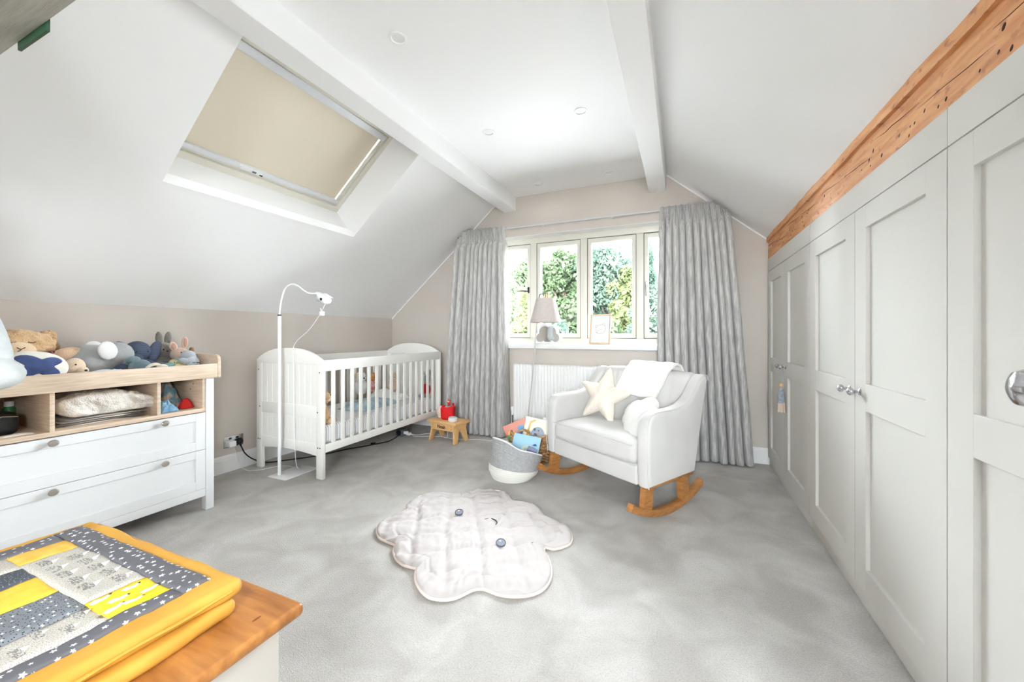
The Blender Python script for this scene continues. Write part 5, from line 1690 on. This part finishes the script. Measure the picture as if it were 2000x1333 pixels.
obj('base', lathe([(.0001, 0), (.033, 0), (.035, .012), (.0001, .0125)], 22, (-2.318, 3.468, ZSt)), white_pl, eg)
pk = thing('smart_speaker', 'white puck speaker on the right of the stool', 'speaker', (-2.100, 3.345, ZSt))
obj('body', lathe([(.0001, 0), (.040, 0), (.046, .005), (.0475, .018), (.046, .034), (.040, .040), (.0001, .041)], 26, (-2.100, 3.345, ZSt)), mat('speaker_fabric', (228, 228, 230), .8, bump=.6, bscale=500), pk)
obj('light_ring', tube([(-2.100 + .036 * math.cos(2 * PI * k / 28), 3.345 + .036 * math.sin(2 * PI * k / 28), ZSt + .0412) for k in range(28)], .0022, 6, closed=True), mat('ring_grey', (150, 176, 190), .4), pk)

# ================================================================== SOCKET, PLUGS AND CABLES
so_ = thing('wall_socket', 'brushed steel double wall socket above the left skirting', 'socket', (XL, 1.97, .23))
obj('face_plate', box(XL, XL + .006, 1.895, 2.045, .188, .275, .002), steel_m, so_)
for y in (1.932, 2.008):
    obj('outlet', box(XL + .005, XL + .0075, y - .024, y + .024, .197, .245, .002), white_pl if y < 1.95 else black_pl, so_)
    obj('rocker_switch', box(XL + .005, XL + .009, y - .010 + (.012 if y < 1.95 else -.012), y + .010 + (.012 if y < 1.95 else -.012), .250, .265, .002), black_pl, so_)
wp = thing('usb_charger', 'white plug-in charger in the wall socket', 'plug', (XL + .0075, 1.932, .22))
obj('body', rbox((XL + .0076, 1.908, .198), (XL + .062, 1.960, .244), .008, 3, 3), white_pl, wp)
bp_ = thing('black_plug', 'black mains plug in the wall socket', 'plug', (XL + .0075, 2.008, .22))
obj('body', lathe([(.0001, 0), (.026, 0), (.027, .006), (.022, .024), (.012, .032), (.0001, .033)], 18, (XL + .0076, 2.008, .222), (1, 0, 0)), black_pl, bp_)
obj('cord_grip', tube([(XL + .022, 2.008, .205), (XL + .026, 2.015, .180)], [.008, .006], 10), black_pl, bp_)
tag(obj('black_cable', tube([(XL + .026, 2.016, .178), (XL + .035, 2.045, .11), (XL + .06, 2.10, .05), (XL + .10, 2.17, .012), (-3.10, 2.29, .006), (-2.95, 2.50, .006), (-2.886, 2.70, .006), (-2.80, 2.85, .006), (-2.755, 2.95, .006), (-2.70, 3.08, .006), (-2.715, 3.20, .006), (-2.74, 3.30, .012)], .0048, 8, sm=8), black_pl),
    'black extension cable running under the cot', 'cable')
tag(obj('cable_clip', rbox((-2.775, 2.925, .010), (-2.740, 2.965, .026), .006, 2, 2), black_pl), 'small black cable clip on the extension cable', 'clip')
eb = thing('extension_block', 'dark grey cube extension block on the carpet under the cot', 'extension block', (-2.735, 3.345, 0))
obj('body', rbox((-2.785, 3.300, .0), (-2.69, 3.395, .075), .012, 3, 3), mat('grey_plastic', (96, 100, 106), .5), eb)
obj('socket_face', lathe([(.0001, 0), (.030, 0), (.030, .002), (.0001, .0025)], 20, (-2.7375, 3.2995, .040), (0, -1, 0)), black_pl, eb)
for k, (x, y, z, lb) in enumerate(((-2.675, 3.33, .040, 'upper white plug on the extension block'), (-2.675, 3.375, .018, 'lower white plug on the extension block'))):
    p_ = thing('white_plug', lb, 'plug', (x, y, z), group='white plugs on the extension block')
    obj('body', rbox((x - .0145, y - .018, z - .014), (x + .030, y + .018, z + .016), .006, 2, 2), white_pl, p_)
    obj('cord_grip', tube([(x + .028, y, z), (x + .045, y + .004, z - .004)], [.006, .004], 8), white_pl, p_)
tag(obj('white_cable', tube([(-2.63, 3.335, .036), (-2.58, 3.40, .008), (-2.53, 3.50, .004), (-2.45, 3.54, .004), (-2.36, 3.50, .004), (-2.26, 3.44, .004), (-2.22, 3.43, .02), (-2.23, 3.46, .10), (-2.24, 3.52, .15), (-2.23, 3.540, .19)], .0026, 7, sm=8), white_pl), 'white cable from the upper plug to the stool', 'cable')
tag(obj('white_cable', tube([(-2.63, 3.38, .014), (-2.57, 3.36, .004), (-2.45, 3.42, .004), (-2.32, 3.46, .004), (-2.18, 3.44, .004), (-2.02, 3.47, .004), (-1.90, 3.51, .004), (-1.72, 3.55, .004), (-1.55, 3.60, .004), (-1.44, 3.53, .004)], .0026, 7, sm=8), white_pl), 'white cable running from the stool to the floor lamp', 'cable')

# ================================================================== MONITOR STAND
ms = thing('camera_stand', 'white gooseneck floor stand with a baby camera over the cot', 'camera stand', (-2.80, 2.05, 0))
obj('base_plate', box(-2.885, -2.690, 1.975, 2.265, 0, .007, .002), metal_w, ms)
obj('pole', tube([(-2.826, 2.028, .006), (-2.826, 2.028, 1.232)], .0125, 16), metal_w, ms)
obj('collar', tube([(-2.826, 2.028, 1.228), (-2.826, 2.028, 1.238)], .0138, 16), black_pl, ms)
obj('gooseneck', tube([(-2.826, 2.028, 1.235), (-2.815, 2.032, 1.33), (-2.790, 2.040, 1.42), (-2.755, 2.048, 1.458), (-2.706, 2.05, 1.468), (-2.65, 2.05, 1.452), (-2.595, 2.05, 1.420), (-2.545, 2.05, 1.396), (-2.50, 2.05, 1.388), (-2.45, 2.05, 1.387)], .0062, 10, sm=5), metal_w, ms)
cmr = obj('camera_head', tube([(-2.455, 2.05, 1.389), (-2.44, 2.05, 1.385), (-2.425, 2.05, 1.375), (-2.405, 2.05, 1.360), (-2.375, 2.05, 1.345), (-2.345, 2.05, 1.332), (-2.325, 2.05, 1.326)], [.011, .012, .020, .026, .031, .032, .016], 18, sm=3), white_pl, ms)
obj('lens', lathe([(.0001, 0), (.010, 0), (.010, .004), (.0001, .005)], 14, (-2.372, 2.019, 1.340), (.1, -1, -.1)), black_pl, cmr)
obj('swivel', ell((-2.425, 2.048, 1.348), (.026, .022, .020), n=14, m=10), mat('clear_grey', (190, 192, 194), .2), cmr)
obj('flap', box(-2.375, -2.305, 2.035, 2.065, 1.365, 1.369, .001, rot=(0, R(28), 0)), white_pl, cmr)
cl = thing('cable_tag', 'pale pink clip hanging on the camera cable', 'clip', (-2.405, 2.05, 1.245))
obj('clip', rbox((-2.418, 2.040, 1.222), (-2.382, 2.060, 1.254), .005, 2, 2), mat('pale_pink', (238, 222, 222), .5), cl)
obj('lever', tube([(-2.405, 2.05, 1.252), (-2.413, 2.05, 1.278)], .004, 8), MATS['pale_pink'], cl)
tag(obj('camera_cable', tube([(-2.372, 2.055, 1.312), (-2.395, 2.055, 1.275), (-2.425, 2.055, 1.235), (-2.49, 2.055, 1.165), (-2.56, 2.055, 1.105), (-2.62, 2.056, 1.07), (-2.68, 2.058, 1.03), (-2.715, 2.060, .98), (-2.722, 2.064, .90), (-2.72, 2.068, .60), (-2.72, 2.072, .30), (-2.735, 2.10, .08), (-2.80, 2.17, .012), (-2.95, 2.20, .004), (-3.03, 2.16, .004), (-3.07, 2.06, .004), (-3.13, 2.00, .004), (-3.20, 2.005, .004), (XL + .035, 2.0, .03), (XL + .04, 1.975, .12), (XL + .05, 1.945, .195)], .0021, 6, sm=6), white_pl),
    'thin white camera cable looping from the socket over the floor to the stand', 'cable')

# ================================================================== BLANKET BOX AND QUILT
bx = thing('blanket_box', 'grey painted blanket box with a honey pine lid in the foreground', 'chest', (-1.22, .36, 0))
def pine():
    m = mat('honey_pine', (140, 84, 36), .38, (186, 126, 64), 5, (1.2, 9, 9), bump=.08, bscale=30, bstretch=(1, 10, 10), detail=6, lo=.3, hi=.7)
    return m
pine_m = pine()
greyp_m = mat('box_paint', (196, 190, 182), .55)
obj('lid', box(-1.690, -.768, .095, .612, .472, .500, .011, 4), pine_m, bx)
obj('body', box(-1.655, -.805, .125, .577, .05, .472, .002), greyp_m, bx)
obj('plinth', box(-1.665, -.795, .115, .587, 0, .07, .004), greyp_m, bx)
for x, y, a, b in ((-.815, .535, .010, .0035), (-.800, .33, .004, .012)):
    obj('knot', ell((x, y, .5), (b, a, .0006), n=14, m=6), mat('pine_knot', (128, 70, 30), .5), bx)


def star_mat(name, base, starc, scale=34, rs=.16):
    m = bpy.data.materials.new(name); m.use_nodes = True
    nt = m.node_tree; N = nt.nodes; L = nt.links.new
    b = N['Principled BSDF']; b.inputs['Roughness'].default_value = .9
    tc = N.new('ShaderNodeTexCoord'); mp = N.new('ShaderNodeMapping'); mp.inputs['Scale'].default_value = (scale, scale, 0)
    L(tc.outputs['Object'], mp.inputs[0])
    v = N.new('ShaderNodeTexVoronoi'); v.voronoi_dimensions = '2D'; v.inputs['Scale'].default_value = 1; v.inputs['Randomness'].default_value = .75
    L(mp.outputs[0], v.inputs['Vector'])
    sb_ = N.new('ShaderNodeVectorMath'); sb_.operation = 'SUBTRACT'; L(mp.outputs[0], sb_.inputs[0]); L(v.outputs['Position'], sb_.inputs[1])
    sx = N.new('ShaderNodeSeparateXYZ'); L(sb_.outputs[0], sx.inputs[0])
    def mth(op, a, b_=None):
        n_ = N.new('ShaderNodeMath'); n_.operation = op
        for i, q in enumerate((a, b_)):
            if q is None: continue
            if isinstance(q, (int, float)): n_.inputs[i].default_value = q
            else: L(q, n_.inputs[i])
        return n_.outputs[0]
    an = mth('ARCTAN2', sx.outputs['Y'], sx.outputs['X'])
    sep = N.new('ShaderNodeSeparateColor'); L(v.outputs['Color'], sep.inputs[0])
    an = mth('ADD', an, mth('MULTIPLY', sep.outputs[0], 3.0))
    pp_ = mth('PINGPONG', an, PI / 5)
    rr_ = mth('ADD', mth('MULTIPLY', pp_, -.62), .62)      # point of the star is longer
    size = mth('ADD', mth('MULTIPLY', sep.outputs[1], rs * 1.1), rs * .9)
    lim = mth('MULTIPLY', rr_, mth('MULTIPLY', size, 1.6))
    ms_ = mth('LESS_THAN', v.outputs['Distance'], lim)
    mx = N.new('ShaderNodeMix'); mx.data_type = 'RGBA'; mx.inputs[6].default_value = lin(base); mx.inputs[7].default_value = lin(starc)
    L(ms_, mx.inputs[0]); L(mx.outputs[2], b.inputs['Base Color'])
    return m
def print_mat(name, base, c1, c2, scale, w=.3, rot=0, sx=1, sy=1):
    """dashed hatch print: two noise-cut marks on a ground colour"""
    m = bpy.data.materials.new(name); m.use_nodes = True
    nt = m.node_tree; N = nt.nodes; L = nt.links.new
    b = N['Principled BSDF']; b.inputs['Roughness'].default_value = .9
    tc = N.new('ShaderNodeTexCoord'); mp = N.new('ShaderNodeMapping'); mp.inputs['Scale'].default_value = (scale * sx, scale * sy, 0); mp.inputs['Rotation'].default_value = (0, 0, rot)
    L(tc.outputs['Object'], mp.inputs[0])
    v = N.new('ShaderNodeTexVoronoi'); v.voronoi_dimensions = '2D'; v.inputs['Scale'].default_value = 1; v.inputs['Randomness'].default_value = .8; v.distance = 'MINKOWSKI'
    L(mp.outputs[0], v.inputs['Vector'])
    lt = N.new('ShaderNodeMath'); lt.operation = 'LESS_THAN'; lt.inputs[1].default_value = w; L(v.outputs['Distance'], lt.inputs[0])
    v2 = N.new('ShaderNodeTexVoronoi'); v2.voronoi_dimensions = '2D'; v2.inputs['Scale'].default_value = 2.6; v2.inputs['Randomness'].default_value = 1
    L(mp.outputs[0], v2.inputs['Vector'])
    l2 = N.new('ShaderNodeMath'); l2.operation = 'LESS_THAN'; l2.inputs[1].default_value = .16; L(v2.outputs['Distance'], l2.inputs[0])
    mx = N.new('ShaderNodeMix'); mx.data_type = 'RGBA'; mx.inputs[6].default_value = lin(base); mx.inputs[7].default_value = lin(c2); L(l2.outputs[0], mx.inputs[0])
    m2 = N.new('ShaderNodeMix'); m2.data_type = 'RGBA'; m2.inputs[7].default_value = lin(c1); L(mx.outputs[2], m2.inputs[6]); L(lt.outputs[0], m2.inputs[0])
    L(m2.outputs[2], b.inputs['Base Color'])
    return m
starg_m = star_mat('grey_star_cotton', (98, 97, 102), (224, 224, 222), 50, .155)
hog_m = print_mat('hedgehog_cotton', (192, 186, 176), (214, 210, 202), (104, 100, 98), 110, .22, .5)
peng_m = print_mat('penguin_cotton', (122, 126, 132), (232, 230, 226), (40, 40, 44), 52, .26, .4, .8, 1.3)
dots_m = print_mat('dotted_cotton', (70, 76, 84), (206, 208, 206), (70, 76, 84), 150, .22)
yel_fl = mat('ochre_fleece', (214, 162, 62), .95, (226, 180, 86), 30, bump=.6, bscale=260)
yel2_fl = mat('yellow_fleece', (236, 182, 50), .95, (242, 194, 72), 30, bump=.6, bscale=260)
swan_m = mat('lemon_cotton', (232, 196, 30), .9, (236, 204, 50), 20)
yelb_m = mat('yellow_satin_cotton', (208, 158, 64), .65, (198, 144, 52), 9, bump=.15, bscale=60)
ql = thing('patchwork_quilt', 'folded patchwork quilt with yellow border on the blanket box', 'quilt', (-1.2, .34, .5))
def qz(x, y):
    return .0025 * noise.noise(Vector((x * 14, y * 14, 3))) + .0015 * noise.noise(Vector((x * 40, y * 40, 1)))
def layer(x0, x1, y0, y1, z0, z1, seed):
    def fn(p):
        e = .009 * noise.noise(Vector((p.x * 9, p.y * 9, seed)))
        if p.x > x1 - .03: p.x += e * 1.5
        if p.y > y1 - .03: p.y += e
        p.z = max(.5005, p.z + (qz(p.x, p.y) + .0035 * noise.noise(Vector((p.x * 10, p.y * 10, seed)))) * (1 if p.z > z0 + .004 else .15))
        return p
    return rbox((x0, y0, z0), (x1, y1, z1), (z1 - z0) * .46, 40, 4, fn)
obj('lower_fold', layer(-1.530, -.862, .125, .532, .5005, .532, 4), yelb_m, ql, ang=80)
obj('upper_fold', layer(-1.545, -.878, .130, .548, .5315, .566, 9), yelb_m, ql, ang=80)
def patch(nm, x0, x1, y0, y1, m, zt=.5690, parent=None, h_=.0035):
    nx = max(6, int((x1 - x0) / .012)); ny = max(6, int((y1 - y0) / .012))
    def f(u, v):
        x = x0 + (x1 - x0) * u; y = y0 + (y1 - y0) * v
        e = min(u, 1 - u) * (x1 - x0); g = min(v, 1 - v) * (y1 - y0)
        k = min(1, min(e, g) / .007)
        x += .002 * noise.noise(Vector((y * 30, x0, 1))); y += .002 * noise.noise(Vector((x * 30, y0, 2)))
        return (x, y, zt + h_ * (k - .3) + qz(x, y) * 1.2 + .003 * noise.noise(Vector((x * 10, y * 10, 9))))
    o = obj(nm, grid(nx, ny, f), m, parent or ql, ang=80)
    solidify(o, .004, -1)
    return o
# star border
GX0, GX1, GY0, GY1 = -1.512, -.930, .165, .512
IX0, IX1, IY0, IY1 = -1.452, -.972, .205, .460
patch('star_border', GX0, GX1, IY1, GY1, starg_m); patch('star_border', GX0, GX1, GY0, IY0, starg_m)
patch('star_border', GX0, IX0, IY0, IY1, starg_m); patch('star_border', IX1, GX1, IY0, IY1, starg_m)
ym_ = .3635
patch('patch', IX0, -1.378, ym_, IY1, yel_fl); hp = patch('patch', -1.378, -1.070, ym_, IY1, hog_m); sw = patch('patch', -1.070, IX1, ym_, IY1, swan_m)
patch('patch', IX0, -1.358, IY0, ym_, hog_m); patch('patch', -1.358, -1.284, IY0, ym_, dots_m); patch('patch', -1.284, -1.177, IY0, ym_, yel2_fl)
patch('patch', -1.177, -1.053, IY0, ym_, peng_m); hp2 = patch('patch', -1.053, IX1, IY0, ym_, hog_m)
# printed marks: pale triangles on the hedgehog cloth, white birds on the lemon cloth
tri_m = mat('white_print', (232, 230, 226), .9)
def topz(x, y): return .5690 + .0035 * .7 + qz(x, y) * 1.2 + .003 * noise.noise(Vector((x * 10, y * 10, 9))) + .0004
def decal(poly, m, parent, nm):
    t = bmesh.new()
    vs = [t.verts.new((x, y, topz(x, y))) for x, y in poly]
    t.faces.new(vs)
    o = obj(nm, t, m, parent, smooth=False, recalc=True); solidify(o, .0006, 1)
hogb = mat('hatch_print', (128, 124, 120), .9, (188, 184, 176), 160, (1, 3, 1), lo=.45, hi=.55)
for i in range(6):
    for j in range(2):
        x = -1.350 + i * .050 + (j % 2) * .024; y = .388 + j * .042
        if x + .04 < -1.072:
            decal([(x, y - .008), (x + .034, y - .006), (x + .032, y + .010), (x + .012, y + .014), (x - .004, y + .006)], hogb, hp, 'hedgehog_print')
            decal([(x + .010, y + .012), (x + .030, y + .011), (x + .012, y + .027)], tri_m, hp, 'triangle_print')
for x, y in ((-1.035, .230), (-1.005, .262), (-1.035, .292), (-1.008, .322), (-1.035, .345)):
    decal([(x - .012, y - .008), (x + .020, y - .006), (x + .018, y + .006), (x - .008, y + .008)], hogb, hp2, 'hedgehog_print')
    decal([(x - .004, y + .006), (x + .012, y + .005), (x, y + .017)], tri_m, hp2, 'triangle_print')
for x, y, a in ((-1.050, .380, .2), (-1.020, .395, .1), (-1.045, .425, .3), (-1.010, .440, .2), (-.990, .405, 0), (-.992, .378, .3)):
    c, s_ = math.cos(a), math.sin(a)
    pl = [(-.006, -.014), (.004, -.013), (.006, .004), (.002, .016), (-.004, .015), (-.003, .004), (-.008, -.004)]
    decal([(x + px * c - py * s_, y + px * s_ + py * c) for px, py in pl], tri_m, sw, 'swan_print')
    decal([(x + px * c - py * s_, y + px * s_ + py * c) for px, py in ((-.004, .016), (.001, .017), (-.002, .021))], blk, sw, 'beak_print')
obj('hem_edge', tube([(-.874, y, .549 + .0015 * math.sin(y * 40)) for y in [.16 + .03 * k for k in range(13)]], .0035, 6, sm=2), yelb_m, ql)

# ================================================================== SHELF AND HANGING TOY AT THE TOP LEFT
shg_m = mat('grey_limed_board', (158, 156, 148), .7, (176, 174, 166), 9, (1, 14, 14), bump=.2, bscale=40, bstretch=(1, 12, 12))
sf = thing('wall_shelf', 'grey limed wall shelf cut by the top left corner', 'shelf', (-1.75, .21, 1.75))
obj('board', box(-2.55, -1.00, YB, .360, 1.752, 1.775, .002), shg_m, sf)
for x in (-2.4, -1.80):
    obj('bracket', prism([(YB, 1.752), (.26, 1.752), (.26, 1.742), (YB + .02, 1.60), (YB, 1.60)], x - .010, x + .010, 'x'), mat('dark_green_metal', (34, 70, 46), .5), sf)
obj('front_strip', box(-1.370, -1.223, .3602, .366, 1.736, 1.764, .001), MATS['dark_green_metal'], sf)
hp_ = thing('hanging_plush', 'long-legged pale grey soft toy hanging at the left edge of the frame', 'soft toy', (-2.20, .43, .94))
lg_p = plush('pale_grey_fleece', (202, 206, 206), (190, 195, 196), .5, 180)
part(hp_, 'body', (-2.30, .42, 1.36), (.095, .075, .13), lg_p, fuzz=.03, n=26)
h = part(hp_, 'head', (-2.30, .43, 1.56), (.085, .08, .085), lg_p, fuzz=.03, n=26)
for s in (-1, 1):
    part(h, 'ear', (-2.30 + .085 * s, .43, 1.56), (.02, .03, .075), lg_p, (0, .12 * s, 0), n=20)
eye(h, (-2.27, .508, 1.575), .007); eye(h, (-2.33, .508, 1.575), .007); part(h, 'nose', (-2.30, .512, 1.545), (.014, .008, .010), blk)
obj('leg', tube([(-2.26, .42, 1.30), (-2.10, .42, 1.255), (-2.02, .42, 1.175), (-1.925, .42, 1.09), (-1.873, .42, 1.03), (-1.865, .42, .995)], [.052, .060, .062, .064, .064, .060], 16, sm=4), lg_p, hp_, ang=80)
obj('foot', ell((-1.788, .425, .984), (.072, .060, .045), (0, R(14), 0), 24, 16, .03), lg_p, hp_, ang=80)
obj('leg', tube([(-2.34, .42, 1.28), (-2.37, .42, 1.16), (-2.38, .42, 1.05), (-2.38, .42, 1.0)], [.052, .058, .062, .058], 16, sm=4), lg_p, hp_, ang=80)
obj('foot', ell((-2.35, .44, .982), (.07, .075, .045), (0, 0, 0), 24, 16, .03), lg_p, hp_, ang=80)
for s in (-1, 1):
    obj('arm', tube([(-2.30 + .075 * s, .43, 1.44), (-2.30 + .11 * s, .45, 1.36), (-2.30 + .12 * s, .46, 1.28)], [.030, .032, .034], 14, sm=4), lg_p, hp_, ang=80)
obj('hanging_loop', tube([(-2.30, .42, 1.635), (-2.30, .39, 1.72), (-2.30, .364, 1.762), (-2.30, .34, 1.777)], .003, 6, sm=3), grey_y, hp_)
